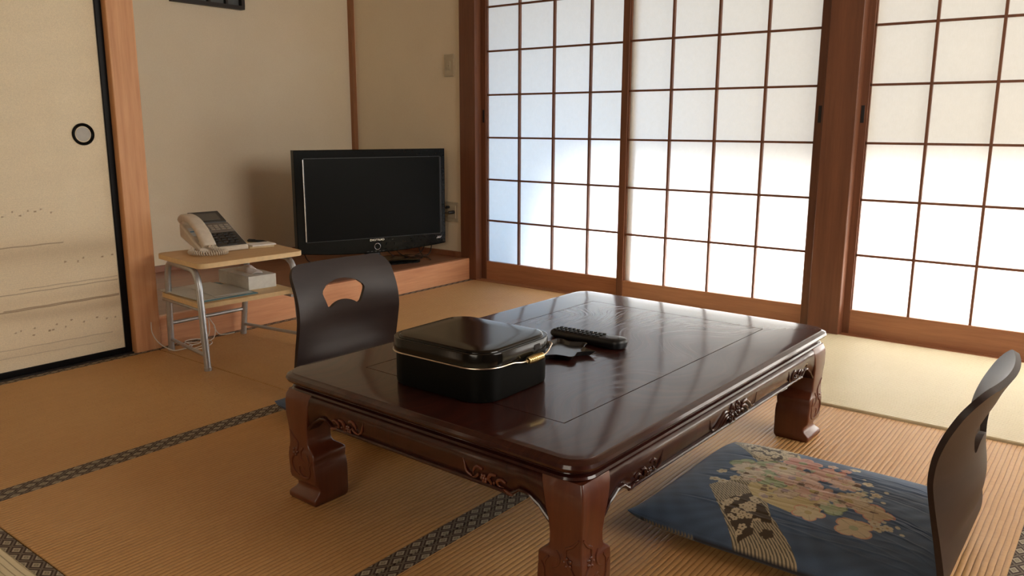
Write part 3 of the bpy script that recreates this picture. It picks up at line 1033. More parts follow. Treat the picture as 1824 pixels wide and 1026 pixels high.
def chair_mesh():
    prof = spline([(0, y, z) for y, z in EDGE], 6)
    prof = [(p.y, max(p.z, 0.005)) for p in prof]
    nu = 36
    V, F = [], []
    R_ = 0.045
    top = prof[-1][1]
    for y, z in prof:
        if z > 0.06 or y < 0.0005:
            hw = 0.200 - 0.006 * max(0, (z - 0.25) / 0.166)
        else:
            hw = 0.200 - 0.075 * min(1, max(0, (y - 0.004) / 0.045)) ** 1.2
        d = top - z
        if d < R_:
            hw -= R_ - math.sqrt(max(0, R_ ** 2 - (R_ - d) ** 2))
        for i in range(nu + 1):
            u = -1 + 2 * i / nu
            V.append((hw * u, y - bowl(z) * (1 - (hw * u / 0.213) ** 2), z))
    for j in range(len(prof) - 1):
        for i in range(nu):
            a = j * (nu + 1) + i
            F.append((a, a + 1, a + nu + 2, a + nu + 1))
    me = bpy.data.meshes.new('shell_raw')
    me.from_pydata(V, [], F)
    o = bpy.data.objects.new('shell_raw', me)
    C.objects.link(o)
    sm = o.modifiers.new('s', 'SOLIDIFY')
    sm.thickness = 0.011
    sm.offset = 0.0
    # fan-shaped hand hole
    hole = [(1.649, 0.303), (1.653, 0.313), (1.671, 0.329), (1.692, 0.338), (1.713, 0.343), (1.735, 0.345), (1.757, 0.343), (1.778, 0.338), (1.799, 0.329), (1.817, 0.313), (1.821, 0.303),
            (1.819, 0.294), (1.8035, 0.255), (1.799, 0.249), (1.793, 0.247), (1.786, 0.250), (1.778, 0.256), (1.766, 0.262), (1.751, 0.266), (1.735, 0.2675), (1.719, 0.266), (1.704, 0.262), (1.692, 0.256),
            (1.684, 0.250), (1.677, 0.247), (1.671, 0.249), (1.6665, 0.255), (1.651, 0.294)]
    hs = [Vector(((x - 1.735) * 0.965, 0.271 + (z - 0.247) * 0.888, 0)) for x, z in hole]
    cm = MB().loft([[(p.x, -0.15, p.y) for p in hs], [(p.x, 0.15, p.y) for p in hs]]).build('cutter', M['chair'])
    bo = o.modifiers.new('b', 'BOOLEAN')
    bo.object = cm
    bo.operation = 'DIFFERENCE'
    bo.solver = 'EXACT'
    bpy.context.view_layer.update()
    dg = bpy.context.evaluated_depsgraph_get()
    out = bpy.data.meshes.new_from_object(o.evaluated_get(dg))
    bpy.data.objects.remove(o)
    bpy.data.objects.remove(cm)
    out.name = 'bent_shell'
    out.materials.clear()
    out.materials.append(M['chair'])
    out.polygons.foreach_set('use_smooth', [True] * len(out.polygons))
    out.set_sharp_from_angle(angle=math.radians(38))
    return out


shell = chair_mesh()


def chair(loc, rz, label):
    o = bpy.data.objects.new('legless_chair', shell)
    C.objects.link(o)
    o.location = loc
    o.rotation_euler = (0, 0, rz)
    tag(o, label, 'chair', 'legless chairs at the low table')
    bv = o.modifiers.new('bevel', 'BEVEL')
    bv.width = 0.0022
    bv.segments = 2
    bv.limit_method = 'ANGLE'
    bv.angle_limit = math.radians(50)
    return o


chair((1.635, 0.194, 0.0), 0, 'dark plywood legless chair at right, seen from behind, with the blue flowered cushion')
chair((1.682, 1.990, 0.0), PI - 0.05, 'dark plywood legless chair beyond the table, fan shaped hole in its back')

# ------------------------------------------------------------------ cushions
CA, CB = 0.262, 0.292
CX, CY = 1.660, 0.486


def inpoly(x, y, poly):
    ins = np.zeros(len(x), bool)
    n_ = len(poly)
    j = n_ - 1
    for i in range(n_):
        xi, yi = poly[i]
        xj, yj = poly[j]
        c = ((yi > y) != (yj > y)) & (x < (xj - xi) * (y - yi) / (yj - yi + 1e-12) + xi)
        ins ^= c
        j = i
    return ins


def flower_mask(x, y, cx, cy, r, rot=0.0, petals=5):
    dx, dy = x - cx, y - cy
    rr = np.hypot(dx, dy)
    a = np.arctan2(dy, dx) + rot
    return rr < r * (0.66 + 0.34 * np.abs(np.cos(a * petals / 2)) ** 0.7)


def cushion_pattern(co):
    x, y = co[:, 0] + CX, co[:, 1] + CY
    rgb = np.tile(np.array([0.066, 0.112, 0.195]), (len(x), 1))
    rnd = np.random.RandomState(4)
    wv = 0.5 + 0.5 * np.sin(x * 130 + 3 * np.sin(y * 21)) * np.sin(y * 90 + x * 40)
    rgb *= (0.85 + 0.3 * wv)[:, None]

    def put(mask, col, k=1.0):
        mask = (mask.astype(float) * k)[:, None]
        rgb[:] = rgb * (1 - mask) + np.array(col) * mask
    beige, brown, cream = (0.50, 0.43, 0.29), (0.060, 0.040, 0.022), (0.62, 0.55, 0.40)
    stripes = np.sin((x * 0.74 - y * 0.67) * 2 * PI / 0.0050) > -0.1

    def strap(poly, a, b, along):
        inside = inpoly(x, y, poly)
        put(inside, (0.13, 0.115, 0.085))
        put(inside & stripes, beige)
        core = inside & inpoly(x, y, a)
        put(core, brown)
        for i in range(b):
            fx = min(p[0] for p in poly) + rnd.rand() * (max(p[0] for p in poly) - min(p[0] for p in poly))
            fy = min(p[1] for p in poly) + rnd.rand() * (max(p[1] for p in poly) - min(p[1] for p in poly))
            r_ = 0.0065 + 0.003 * rnd.rand()
            fm = flower_mask(x, y, fx, fy, r_, rnd.rand() * 6) & core
            put(fm, (0.58, 0.50, 0.34))
            put(fm & (np.hypot(x - fx, y - fy) < r_ * 0.22), brown)
    # strap running from the near edge diagonally below the bouquet
    strap([(1.36, 0.48), (1.40, 0.545), (1.50, 0.625), (1.565, 0.672), (1.655, 0.62), (1.60, 0.565), (1.50, 0.51), (1.42, 0.435), (1.36, 0.385)],
          [(1.41, 0.54), (1.50, 0.62), (1.545, 0.60), (1.575, 0.575), (1.50, 0.51), (1.478, 0.50), (1.47, 0.535), (1.435, 0.52)], 260, 0)
    put(flower_mask(x, y, 1.445, 0.497, 0.014, 0.5), brown)
    strap([(1.875, 0.745), (1.94, 0.72), (1.94, 0.62), (1.88, 0.585), (1.82, 0.556), (1.735, 0.625)],
          [(1.862, 0.72), (1.94, 0.675), (1.94, 0.61), (1.88, 0.585), (1.82, 0.556), (1.745, 0.622)], 300, 0)

    def leafy(poly, col, edge=None):
        a = inpoly(x, y, poly)
        put(a, col)

    def big(cx, cy, r, col, petals=8, rot=0, edge=None, mid=None):
        m1 = flower_mask(x, y, cx, cy, r, rot, petals)
        put(m1, edge or [c * 0.7 for c in col])
        m2 = flower_mask(x, y, cx, cy, r * 0.90, rot, petals)
        put(m2, col)
        a = np.arctan2(y - cy, x - cx) + rot
        rr = np.hypot(x - cx, y - cy)
        put(m2 & (np.abs(np.sin(a * petals / 2)) < 0.10) & (rr > r * 0.25), [c * 0.72 for c in col])
        put(rr < r * 0.22, mid or (0.45, 0.36, 0.16))
    # golden fan below
    leafy([(1.66, 0.60), (1.60, 0.60), (1.565, 0.575), (1.545, 0.53), (1.535, 0.485), (1.55, 0.44), (1.62, 0.43), (1.70, 0.50)], (0.58, 0.49, 0.25))
    put(inpoly(x, y, [(1.66, 0.60), (1.60, 0.60), (1.565, 0.575), (1.545, 0.53), (1.535, 0.485), (1.55, 0.44), (1.62, 0.43), (1.70, 0.50)]) & (np.sin(np.hypot(x - 1.72, y - 0.52) * 420) > 0.55), (0.50, 0.40, 0.20))
    # leaves
    for cx, cy, r, rt in ((1.715, 0.655, 0.032, 0.3), (1.685, 0.61, 0.04, 1.0), (1.655, 0.565, 0.038, 2.0), (1.735, 0.60, 0.035, 0.2), (1.60, 0.42, 0.03, 0.7), (1.79, 0.53, 0.03, 0.1)):
        big(cx, cy, r, (0.36, 0.43, 0.26), 3, rt, (0.20, 0.26, 0.16), (0.30, 0.36, 0.2))
    big(1.555, 0.455, 0.034, (0.60, 0.52, 0.32), 5, 0.2, (0.60, 0.30, 0.20))
    big(1.548, 0.365, 0.040, (0.62, 0.52, 0.33), 4, 0.6, (0.58, 0.32, 0.20), (0.40, 0.42, 0.24))
    big(1.635, 0.350, 0.040, (0.58, 0.47, 0.30), 4, 1.4, (0.55, 0.26, 0.20), (0.22, 0.16, 0.11))
    big(1.795, 0.545, 0.044, (0.52, 0.27, 0.22), 6, 0.0, (0.60, 0.36, 0.28), (0.32, 0.36, 0.22))
    big(1.765, 0.475, 0.046, (0.58, 0.36, 0.28), 7, 0.5, (0.52, 0.20, 0.16))
    big(1.735, 0.435, 0.036, (0.62, 0.44, 0.34), 9, 0.9)
    big(1.655, 0.405, 0.042, (0.60, 0.50, 0.34), 6, 0.3, (0.45, 0.36, 0.24))
    big(1.700, 0.525, 0.052, (0.60, 0.43, 0.34), 8, 0.1, (0.46, 0.28, 0.22))
    big(1.655, 0.475, 0.044, (0.62, 0.42, 0.34), 9, 0.7, (0.42, 0.28, 0.22))
    big(1.690, 0.632, 0.042, (0.64, 0.57, 0.44), 8, 0.2, (0.45, 0.38, 0.28))
    big(1.650, 0.605, 0.030, (0.62, 0.54, 0.42), 7, 0.9)
    big(1.735, 0.570, 0.040, (0.62, 0.54, 0.41), 7, 0.4)
    big(1.610, 0.520, 0.026, (0.55, 0.45, 0.33), 6, 0.2)
    for i in range(120):        # crowd of little blossoms over the bouquet
        t = rnd.rand(2)
        fx = 1.56 + 0.24 * t[0]
        fy = 0.38 + 0.26 * t[1]
        if abs((fx - 1.68) / 0.12) ** 2 + abs((fy - 0.51) / 0.13) ** 2 > 1:
            continue
        c_ = [(0.64, 0.55, 0.40), (0.60, 0.40, 0.32), (0.40, 0.43, 0.28), (0.15, 0.10, 0.07), (0.35, 0.28, 0.30)][rnd.randint(5)]
        put(flower_mask(x, y, fx, fy, 0.005 + 0.005 * rnd.rand(), rnd.rand() * 6), c_, 0.8)
    small = [(1.841, 0.441, 0), (1.815, 0.454, 1), (1.823, 0.486, 2), (1.798, 0.485, 1), (1.768, 0.396, 0), (1.731, 0.409, 0), (1.706, 0.395, 0), (1.69, 0.407, 0), (1.685, 0.376, 0), (1.723, 0.367, 0),
             (1.593, 0.338, 0), (1.574, 0.327, 0), (1.59, 0.314, 0), (1.649, 0.678, 0), (1.602, 0.675, 0), (1.597, 0.654, 0), (1.624, 0.637, 0)]
    for sx_, sy_, k in small:
        col = [(0.58, 0.52, 0.36), (0.56, 0.28, 0.22), (0.60, 0.45, 0.36)][k]
        put(flower_mask(x, y, sx_, sy_, 0.0125, sx_ * 40), col)
        put(np.hypot(x - sx_, y - sy_) < 0.003, (0.35, 0.25, 0.12))
    for sx_, sy_ in ((1.792, 0.41), (1.751, 0.354), (1.695, 0.347), (1.608, 0.299), (1.585, 0.286), (1.705, 0.372), (1.61, 0.325), (1.74, 0.38)):
        put(np.hypot(x - sx_, y - sy_) < 0.0048, (0.55, 0.52, 0.40))
    under = co[:, 2] < 0.0265
    ed = under & (y > 0.63) & (y < 0.74)
    put(under & ~ed, (0.022, 0.030, 0.050))
    put(ed & stripes, (0.30, 0.26, 0.18))
    return np.clip(rgb, 0, 1)


def cushion_mesh(step, pattern):
    nu, nv = int(2 * CA / step), int(2 * CB / step)
    u = np.linspace(-1, 1, nu + 1)
    v = np.linspace(-1, 1, nv + 1)
    U, Vv = np.meshgrid(u, v)
    # sides pulled in between the corners
    rc = 1 - (np.abs(U) * np.abs(Vv)) ** 4 * np.where((U > 0) & (Vv > 0), 0.10, np.where(U > 0, 0.04, 0.0))
    X = CA * U * (1 - 0.035 * (1 - Vv ** 2)) * rc
    Y = CB * Vv * (1 - 0.03 * (1 - U ** 2)) * rc
    eu = np.clip(1 - np.abs(U) ** 3.2, 0, 1)
    ev = np.clip(1 - np.abs(Vv) ** 3.2, 0, 1)
    h = (eu ** 0.5) * (ev ** 0.5)
    wr = 0.0006 * np.sin(U * 6 + 42 * Vv + 5 * np.sin(U * 3)) * np.clip(-Vv + 0.2, 0, 1) * eu
    rw = np.random.RandomState(3)
    for k in range(46):       # creases running out from the seat back
        cy = -1.0 + 1.5 * rw.rand()
        cx = -0.8 + 1.6 * rw.rand()
        ang = -0.25 + 0.5 * rw.rand()
        ln = 0.25 + 0.35 * rw.rand()
        p = (Vv - cy) * math.cos(ang) - (U - cx) * math.sin(ang)
        q = (U - cx) * math.cos(ang) + (Vv - cy) * math.sin(ang)
        wr += (0.0010 + 0.0022 * rw.rand()) * np.exp(-(q / (0.008 + 0.014 * rw.rand())) ** 2) * np.exp(-(p / ln) ** 2) * eu * ev * (1 if k % 2 else -1)
    top = 0.028 + 0.044 * h + wr
    bot = 0.028 - 0.0275 * np.clip(h * 1.9, 0, 1) ** 0.7
    lift = 0.010 * (np.abs(U) ** 6) * (np.abs(Vv) ** 6)
    nvx = (nu + 1) * (nv + 1)
    VT = np.stack([X, Y, top + lift], -1).reshape(-1, 3)
    VBt = np.stack([X, Y, bot + lift], -1).reshape(-1, 3)
    V = np.concatenate([VT, VBt])
    idx = np.arange(nvx).reshape(nv + 1, nu + 1)
    a, b, c, d = idx[:-1, :-1].ravel(), idx[:-1, 1:].ravel(), idx[1:, 1:].ravel(), idx[1:, :-1].ravel()
    F = np.concatenate([np.stack([a, b, c, d], 1), np.stack([d, c, b, a], 1) + nvx]).tolist()
    rim = list(idx[0, :]) + list(idx[1:, -1]) + list(idx[-1, -2::-1]) + list(idx[-2:0:-1, 0])
    for i in range(len(rim)):
        p, q = int(rim[i]), int(rim[(i + 1) % len(rim)])
        F.append((q, p, p + nvx, q + nvx))
    me = bpy.data.meshes.new('floor_cushion')
    me.from_pydata(V.tolist(), [], F)
    me.polygons.foreach_set('use_smooth', [True] * len(me.polygons))
    me.materials.append(M['cushion'])
    o = bpy.data.objects.new('floor_cushion', me)
    C.objects.link(o)
    paint(o, pattern)
    return o


cu = cushion_mesh(0.0013, cushion_pattern)
cu.location = (CX, CY, 0.0095)
tag(cu, 'flat indigo blue cushion printed with a bouquet of flowers, in front of the right chair', 'cushion', 'floor cushions on the legless chairs')
cu2 = cu.copy()
C.objects.link(cu2)
cu2.location = (1.622, 1.668, 0.0095)
cu2.rotation_euler = (0, 0, PI + 0.05)
tag(cu2, 'dark indigo cushion of the far chair, its corner showing beside the left table leg', 'cushion', 'floor cushions on the legless chairs')

# ------------------------------------------------------------------ lunch box shaped black case on the table
bx = empty('lacquer_box', (1.262, 1.092, TZ), math.radians(0.5))
tag(bx, 'black lacquered lidded box with rounded corners on the near end of the table', 'box')
BX, BY = 0.124, 0.140


def bl(ins, z, r=0.058):
    return rrect(-BX + ins, BX - ins, -BY + ins, BY - ins, max(0.01, r - ins), 10, z)


MB().loft([bl(0.010, 0.0), bl(0.006, 0.002), bl(0.0045, 0.008), bl(0.0045, 0.074)]).build('body', M['box_side'], bx, smooth=True)
MB().loft([bl(0.0025, 0.073), bl(0.0, 0.0735), bl(0.0, 0.0985), bl(0.0008, 0.1003), bl(0.003, 0.1012), bl(0.007, 0.1005), bl(0.010, 0.1005), bl(0.011, 0.1030), bl(0.0125, 0.1045), bl(0.016, 0.1052), bl(0.05, 0.1055)]).build('lid', M['box_top'], bx, smooth=True)
# wire bail folded down round the lid, with its coiled grip
wl = bl(-0.0022, 0.0725, 0.060)          # rounded outline, starts at the right end of the near side
k_ = next(i for i, p in enumerate(wl) if p[1] > -BY + 0.058)
pts = [Vector(p) for p in wl[k_:]]        # far round the back to the left near corner
pts = [p for p in pts if not (p.y < -BY + 0.01 and p.x > -BX + 0.062)]
gy = -BY - 0.013
front = spline([pts[-1], (-0.040, -BY - 0.005, 0.0728), (-0.020, gy + 0.001, 0.0710), (0.010, gy, 0.0700), (0.055, gy, 0.0715), (0.088, -BY - 0.004, 0.0790), (0.112, -BY + 0.012, 0.0800), pts[0]], 6)
pts += front[1:-1]
hw = MB().tube(pts, 0.0016, 8, closed=True).build('wire_handle', M['wire'], bx, smooth=True)
hw['label'] = 'pale gilt wire handle folded round the lid'
cg = MB()
for i in range(9):
    t_ = i / 8
    cxx = 0.000 + 0.044 * t_
    rr = 0.0062 - 0.0012 * abs(2 * t_ - 1)
    ring = [(cxx, gy + rr * math.cos(2 * PI * j / 16), 0.0705 + rr * math.sin(2 * PI * j / 16)) for j in range(16)]
    cg.tube(ring, 0.0027, 8, closed=True)
o = cg.build('coiled_grip', M['gold'], hw, smooth=True)
MB().box(0.036, 0.054, -BY - 0.0012, -BY + 0.002, 0.082, 0.093).build('handle_slot', M['groove'], bx)

# ------------------------------------------------------------------ leaf tray
tr_c = (1.553, 1.068)
tips = []
NL = 7
for i in range(NL):
    a0 = math.radians(-20 - 360 / NL * i)
    for da, r in ((-0.19, 0.074), (-0.09, 0.083), (0.0, 0.086), (0.09, 0.083), (0.19, 0.074), (math.pi / NL, 0.064)):
        rr = r + (0.010 if (i == 1 and abs(da) < 0.05) else 0) - (0.003 if i % 2 else 0)
        tips.append((tr_c[0] + rr * math.cos(a0 - da - (math.pi / NL if False else 0)), tr_c[1] + rr * math.sin(a0 - da)))
tips = sorted(tips, key=lambda p: math.atan2(p[1] - tr_c[1], p[0] - tr_c[0]))


def tl(k, z):
    return [(tr_c[0] + (x - tr_c[0]) * k, tr_c[1] + (y - tr_c[1]) * k, TZ + z) for x, y in tips]


ty = MB().loft([tl(0.80, 0.0), tl(0.86, 0.001), tl(0.97, 0.010), tl(1.0, 0.0125), tl(0.985, 0.0130), tl(0.95, 0.0115), tl(0.88, 0.0045), tl(0.86, 0.0035)])
o = ty.build('leaf_tray', M['tray'])
tag(o, 'small black leaf shaped tray on the table between box and remote', 'tray')

# ------------------------------------------------------------------ remote control
rm = empty('remote_control', (1.682, 1.066, TZ), math.radians(-3.5))
tag(rm, 'black remote control with raised keys lying on the table', 'remote control')
L_, W_ = 0.112, 0.026
lps = []
for ins, z in ((0.006, 0.0), (0.002, 0.003), (0.0, 0.010), (0.0, 0.014), (0.002, 0.019), (0.005, 0.0215)):
    lps.append(rrect(-W_ + ins, W_ - ins, -L_ + ins, L_ - ins, 0.022 - ins * 0.5, 6, z))
lps = [[(x * (1.0 + 0.06 * -y / L_), y, z + (0.004 * (-y / L_) if z > 0.005 else 0)) for x, y, z in lp] for lp in lps]
MB().loft(lps).build('body', M['black'], rm, smooth=True)
for r in range(11):
    for c in range(3):
        kx, ky = -0.014 + 0.014 * c, 0.094 - 0.0135 * r
        zt = 0.0215 + 0.004 * (-ky / L_)
        MB().lathe((kx, ky, zt - 0.001), [(0.0048, 0), (0.0048, 0.0036), (0.0038, 0.0044)], 10).build('key', M['rubber'], rm, smooth=True)
MB().lathe((0, -0.076, 0.0225), [(0.017, 0), (0.0165, 0.0025), (0.014, 0.003)], 24).build('navigation_pad', M['dkgrey'], rm, smooth=True)

# ------------------------------------------------------------------ television
TV0, TV1 = Vector((2.520, 3.325)), Vector((3.310, 3.045))
tvd = (TV1 - TV0)
TW = tvd.length
ang = math.atan2(tvd.y, tvd.x)
mid = (TV0 + TV1) / 2
tv = empty('television', (mid.x, mid.y, 0.117), ang)
tag(tv, 'black flat screen television on its stand in the raised alcove', 'television')
hw_, tb_, tt_ = TW / 2, 0.082, 0.600          # local: x along the screen, y into the set, z up


def tvl(y, ins, bow, zt=0.0):
    """outline of the set with a slightly bowed lower edge"""
    out = []
    n_ = 16
    for i in range(n_ + 1):
        t = -1 + 2 * i / n_
        out.append((t * (hw_ - ins), y, tb_ + ins + bow * (t * t - 1)))
    out.append((hw_ - ins, y, tt_ - ins - zt))
    out.append((-hw_ + ins, y, tt_ - ins - zt))
    return out


MB().loft([tvl(0.0, 0.004, 0.024), tvl(0.0015, 0.0012, 0.024), tvl(0.004, 0.0, 0.024), tvl(0.045, 0.0, 0.024), tvl(0.070, 0.03, 0.02), tvl(0.095, 0.09, 0.0)]).build('cabinet', M['tvblack'], tv)
sx0, sx1, sz0, sz1 = -hw_ + 0.050, hw_ - 0.036, 0.140, tt_ - 0.043
fr = MB()
ro = [[(x, y, z) for x, z in ((sx0 - k, sz0 - k), (sx1 + k, sz0 - k), (sx1 + k, sz1 + k), (sx0 - k, sz1 + k))] for k, y in ((0.003, 0.002), (0.003, -0.003), (0.0, -0.003), (0.0, 0.002))]
fr.loft(ro, False, False)
fr.build('screen_rim', M['black'], tv)
MB().box(sx0, sx1, -0.0015, 0.002, sz0, sz1).build('screen', M['tvscreen'], tv)
o = MB().box(sx0 - 0.0095, sx0 - 0.004, -0.006, 0.001, sz0 + 0.002, sz1 - 0.002).build('side_strip', M['chrome'], tv, bevel=0.001)  # silver strip stands in for the highlight on the bezel edge
o = MB().box(sx1 + 0.003, sx1 + 0.010, -0.004, 0.001, sz0 + 0.002, sz1 + 0.0).build('side_strip', M['black'], tv, bevel=0.001)
MB().tube([(0.008 + 0.0165 * math.cos(2 * PI * i / 36), -0.004, 0.092 + 0.0165 * math.sin(2 * PI * i / 36)) for i in range(36)], 0.0022, 8, closed=True).build('power_ring', M['chrome'], tv, smooth=True)


def text(body, size, loc, rot, mat, parent, name, squash=(1, 1), ext=0.0004):
    c = bpy.data.curves.new(name, 'FONT')
    c.body = body
    c.size = size
    c.align_x = 'CENTER'
    c.align_y = 'CENTER'
    c.extrude = ext
    c.offset = size * 0.01
    o = bpy.data.objects.new(name, c)
    C.objects.link(o)
    bpy.context.view_layer.update()
    me = bpy.data.meshes.new_from_object(o.evaluated_get(bpy.context.evaluated_depsgraph_get()))
    bpy.data.objects.remove(o)
    me.materials.clear()
    me.materials.append(mat)
    o = bpy.data.objects.new(name, me)
    C.objects.link(o)
    o.parent = parent
    o.location = loc
    o.rotation_euler = rot
    o.scale = (squash[0], squash[1], 1)
    return o


text('DIGITRAD', 0.017, (0.008, -0.0035, 0.127), (PI / 2, 0, 0), M['chrome'], tv, 'brand_lettering', (1.05, 0.85))
em = MB()
for cx_ in (-0.009, 0.0, 0.009):
    for s_ in (-1, 1):
        em.tube(spline([(cx_ - 0.005 * s_, -0.0035, 0.0 - 0.0065 * s_), (cx_ + 0.003, -0.0035, 0.001 * s_), (cx_ + 0.005 * s_, -0.0035, 0.0065 * s_)], 4), 0.0013, 6)
e_ = em.build('emblem', M['chrome'], tv, smooth=True)
e_.location = (hw_ - 0.045, 0.0, 0.118)
for i in range(5):
    MB().box(-0.05 + 0.022 * i, -0.038 + 0.022 * i, -0.0015, 0.003, 0.0655, 0.0685).build('button', M['dkgrey'], tv)
MB().loft([rrect(-0.075, 0.075, 0.02, 0.075, 0.02, 5, 0.011), rrect(-0.045, 0.045, 0.03, 0.07, 0.015, 5, 0.028), rrect(-0.04, 0.04, 0.03, 0.07, 0.015, 5, 0.07), rrect(-0.05, 0.05, 0.03, 0.07, 0.015, 5, 0.14)]).build('neck', M['black'], tv, smooth=True)
MB().loft([rrect(-0.235, 0.235, -0.09, 0.16, 0.05, 6, 0.001), rrect(-0.235, 0.235, -0.09, 0.16, 0.05, 6, 0.008), rrect(-0.225, 0.225, -0.08, 0.15, 0.045, 6, 0.0125), rrect(-0.10, 0.10, 0.0, 0.10, 0.03, 6, 0.016)]).build('stand_base', M['tvblack'], tv, smooth=True)

for pts_, lab in (([(2.62, 3.42, 0.26), (2.60, 3.36, 0.16), (2.66, 3.30, 0.1215), (2.74, 3.34, 0.1215), (2.80, 3.44, 0.1215)], 'thin black lead hanging below the left half of the television'),
                  ([(3.12, 3.30, 0.22), (3.10, 3.20, 0.15), (3.13, 3.12, 0.1215), (3.20, 3.12, 0.1215), (3.24, 3.18, 0.15), (3.24, 3.20, 0.20)], 'thin black lead looping below the right corner of the television'),
                  ([(3.06, 3.32, 0.22), (3.08, 3.24, 0.14), (3.14, 3.22, 0.1215), (3.22, 3.12, 0.1215), (3.17, 3.03, 0.1215)], 'thin black lead trailing to the platform edge beside the television stand')):
    tag(MB().tube(spline(pts_, 8), 0.0028, 8).build('television_cable', M['black'], smooth=True), lab, 'cable')

# ------------------------------------------------------------------ small cart
ct = empty('side_cart', (0, 0, 0))
tag(ct, 'small beech and silver tube cart with two shelves beside the post', 'cart')
CTZ = 0.375
q4 = [(1.482, 2.497), (1.905, 2.478), (1.965, 2.815), (1.522, 2.850)]


def quad_rr(q, r, z, ins=0.0, n_=5):
    P = [Vector((a, b)) for a, b in q]
    cen = sum(P, Vector((0, 0))) / 4
    out = []
    for i in range(4):
        p, a, b = P[i], P[i - 1], P[(i + 1) % 4]
        u1, u2 = (a - p).normalized(), (b - p).normalized()
        p = p + (u1 + u2) * ins
        s0, s1 = p + u1 * r, p + u2 * r
        for k in range(n_ + 1):
            t = k / n_
            qv = s0 * (1 - t) ** 2 + p * 2 * t * (1 - t) + s1 * t * t
            out.append((qv.x, qv.y, z))
    return out


MB().loft([quad_rr(q4, 0.035, CTZ - 0.0175), quad_rr(q4, 0.035, CTZ - 0.0005)]).build('top_shelf', M['cartedge'], ct, smooth=True)
MB().loft([quad_rr(q4, 0.035, CTZ - 0.0005, 0.0005), quad_rr(q4, 0.034, CTZ, 0.0015)]).build('top_veneer', M['cartwood'], ct)
SHZ = 0.224
q5 = [(1.507, 2.547), (1.893, 2.528), (1.925, 2.850), (1.537, 2.865)]
MB().loft([quad_rr(q5, 0.02, SHZ - 0.016), quad_rr(q5, 0.02, SHZ)]).build('lower_shelf', M['cartedge'], ct, smooth=True)
TR = 0.0115


def side_frame(front, back, lean_top_f, lean_top_b, zt):
    """bent tube: foot - up - over - down - foot"""
    f, b = Vector((*front, 0.0)), Vector((*back, 0.0))
    tf, tbk = Vector((*lean_top_f, zt)), Vector((*lean_top_b, zt))
    d1, d2 = (tf - f).normalized(), (tbk - tf).normalized()
    pts = [f, f + (tf - f) * 0.5, tf - d1 * 0.07]
    for k in range(1, 7):
        t = k / 7
        pts.append((tf - d1 * 0.07) * (1 - t) ** 2 + tf * 2 * t * (1 - t) + (tf + d2 * 0.06) * t * t)
    d3 = (b - tbk).normalized()
    pts.append(tf + d2 * 0.06)
    pts.append(tbk - d2 * 0.06)
    for k in range(1, 7):
        t = k / 7
        pts.append((tbk - d2 * 0.06) * (1 - t) ** 2 + tbk * 2 * t * (1 - t) + (tbk + d3 * 0.07) * t * t)
    pts += [tbk + d3 * 0.07, tbk + (b - tbk) * 0.5, b]
    return MB().tube(pts, TR, 14)


zt = CTZ - 0.0175 - TR
FL, BL, BR, FR = (1.489, 2.499), (1.554, 2.850), (1.869, 2.850), (1.885, 2.490)
o1 = side_frame(FL, BL, (1.500, 2.540), (1.550, 2.825), zt).build('side_frame', M['steel'], ct, smooth=True)
o2 = side_frame(FR, BR, (1.885, 2.520), (1.885, 2.815), zt).build('side_frame', M['steel'], ct, smooth=True)
for fr_, pts in ((o1, (FL, BL)), (o2, (FR, BR))):
    for p in pts:
        MB().lathe((p[0], p[1], 0), [(TR + 0.0012, 0.0), (TR + 0.0012, 0.012)], 14).build('foot_cap', M['steel'], fr_, smooth=True)
MB().tube([(FL[0] + 0.002, FL[1] + 0.01, 0.052), (BL[0], BL[1] - 0.006, 0.042)], 0.0065, 10).build('low_rail', M['steel'], ct, smooth=True)
MB().tube([(FR[0], FR[1] + 0.01, 0.052), (BR[0], BR[1] - 0.006, 0.042)], 0.0065, 10).build('low_rail', M['steel'], ct, smooth=True)
MB().tube([(BL[0] + 0.005, BL[1] - 0.008, 0.105), (BR[0], BR[1] - 0.008, 0.105)], 0.0075, 10).build('back_rail', M['steel'], ct, smooth=True)
for x_, y0_, y1_ in ((1.522, 2.535, 2.845), (1.880, 2.515, 2.830)):
    MB().tube([(x_ - 0.01, y0_, SHZ - 0.022), (x_ + 0.014, y1_, SHZ - 0.022)], 0.0060, 8).build('shelf_bearer', M['steel'], ct, smooth=True)

# ------------------------------------------------------------------ telephone
ph = empty('desk_telephone', (1.700, 2.678, CTZ), math.radians(-6))
tag(ph, 'ivory desk telephone with dark key panel and coiled cord on the cart', 'telephone')
TH = math.atan2(0.098, 0.185)


def wedge(x0, x1, y0, y1, z0f, z0b, tf, tbk, mat, name, bevel=0.004):
    V = [(x0, y0, z0f), (x1, y0, z0f), (x1, y1, z0b), (x0, y1, z0b), (x0, y0, tf), (x1, y0, tf), (x1, y1, tbk), (x0, y1, tbk)]
    return MB().add(V, [(0, 3, 2, 1), (4, 5, 6, 7), (0, 1, 5, 4), (1, 2, 6, 5), (2, 3, 7, 6), (3, 0, 4, 7)]).build(name, mat, ph, bevel=bevel)


# local x: across, y: to the back, slope rises to the back
SL = 0.49


def sl_(y):
    return 0.017 + SL * y


wedge(-0.030, 0.096, 0.0, 0.155, 0.001, 0.001, 0.017, sl_(0.155), M['beige'], 'base')
wedge(-0.094, -0.026, 0.005, 0.165, 0.001, 0.050, 0.020, sl_(0.165) + 0.004, M['beige'], 'handset_cradle', 0.006)
kp = empty('x')
bpy.data.objects.remove(kp)


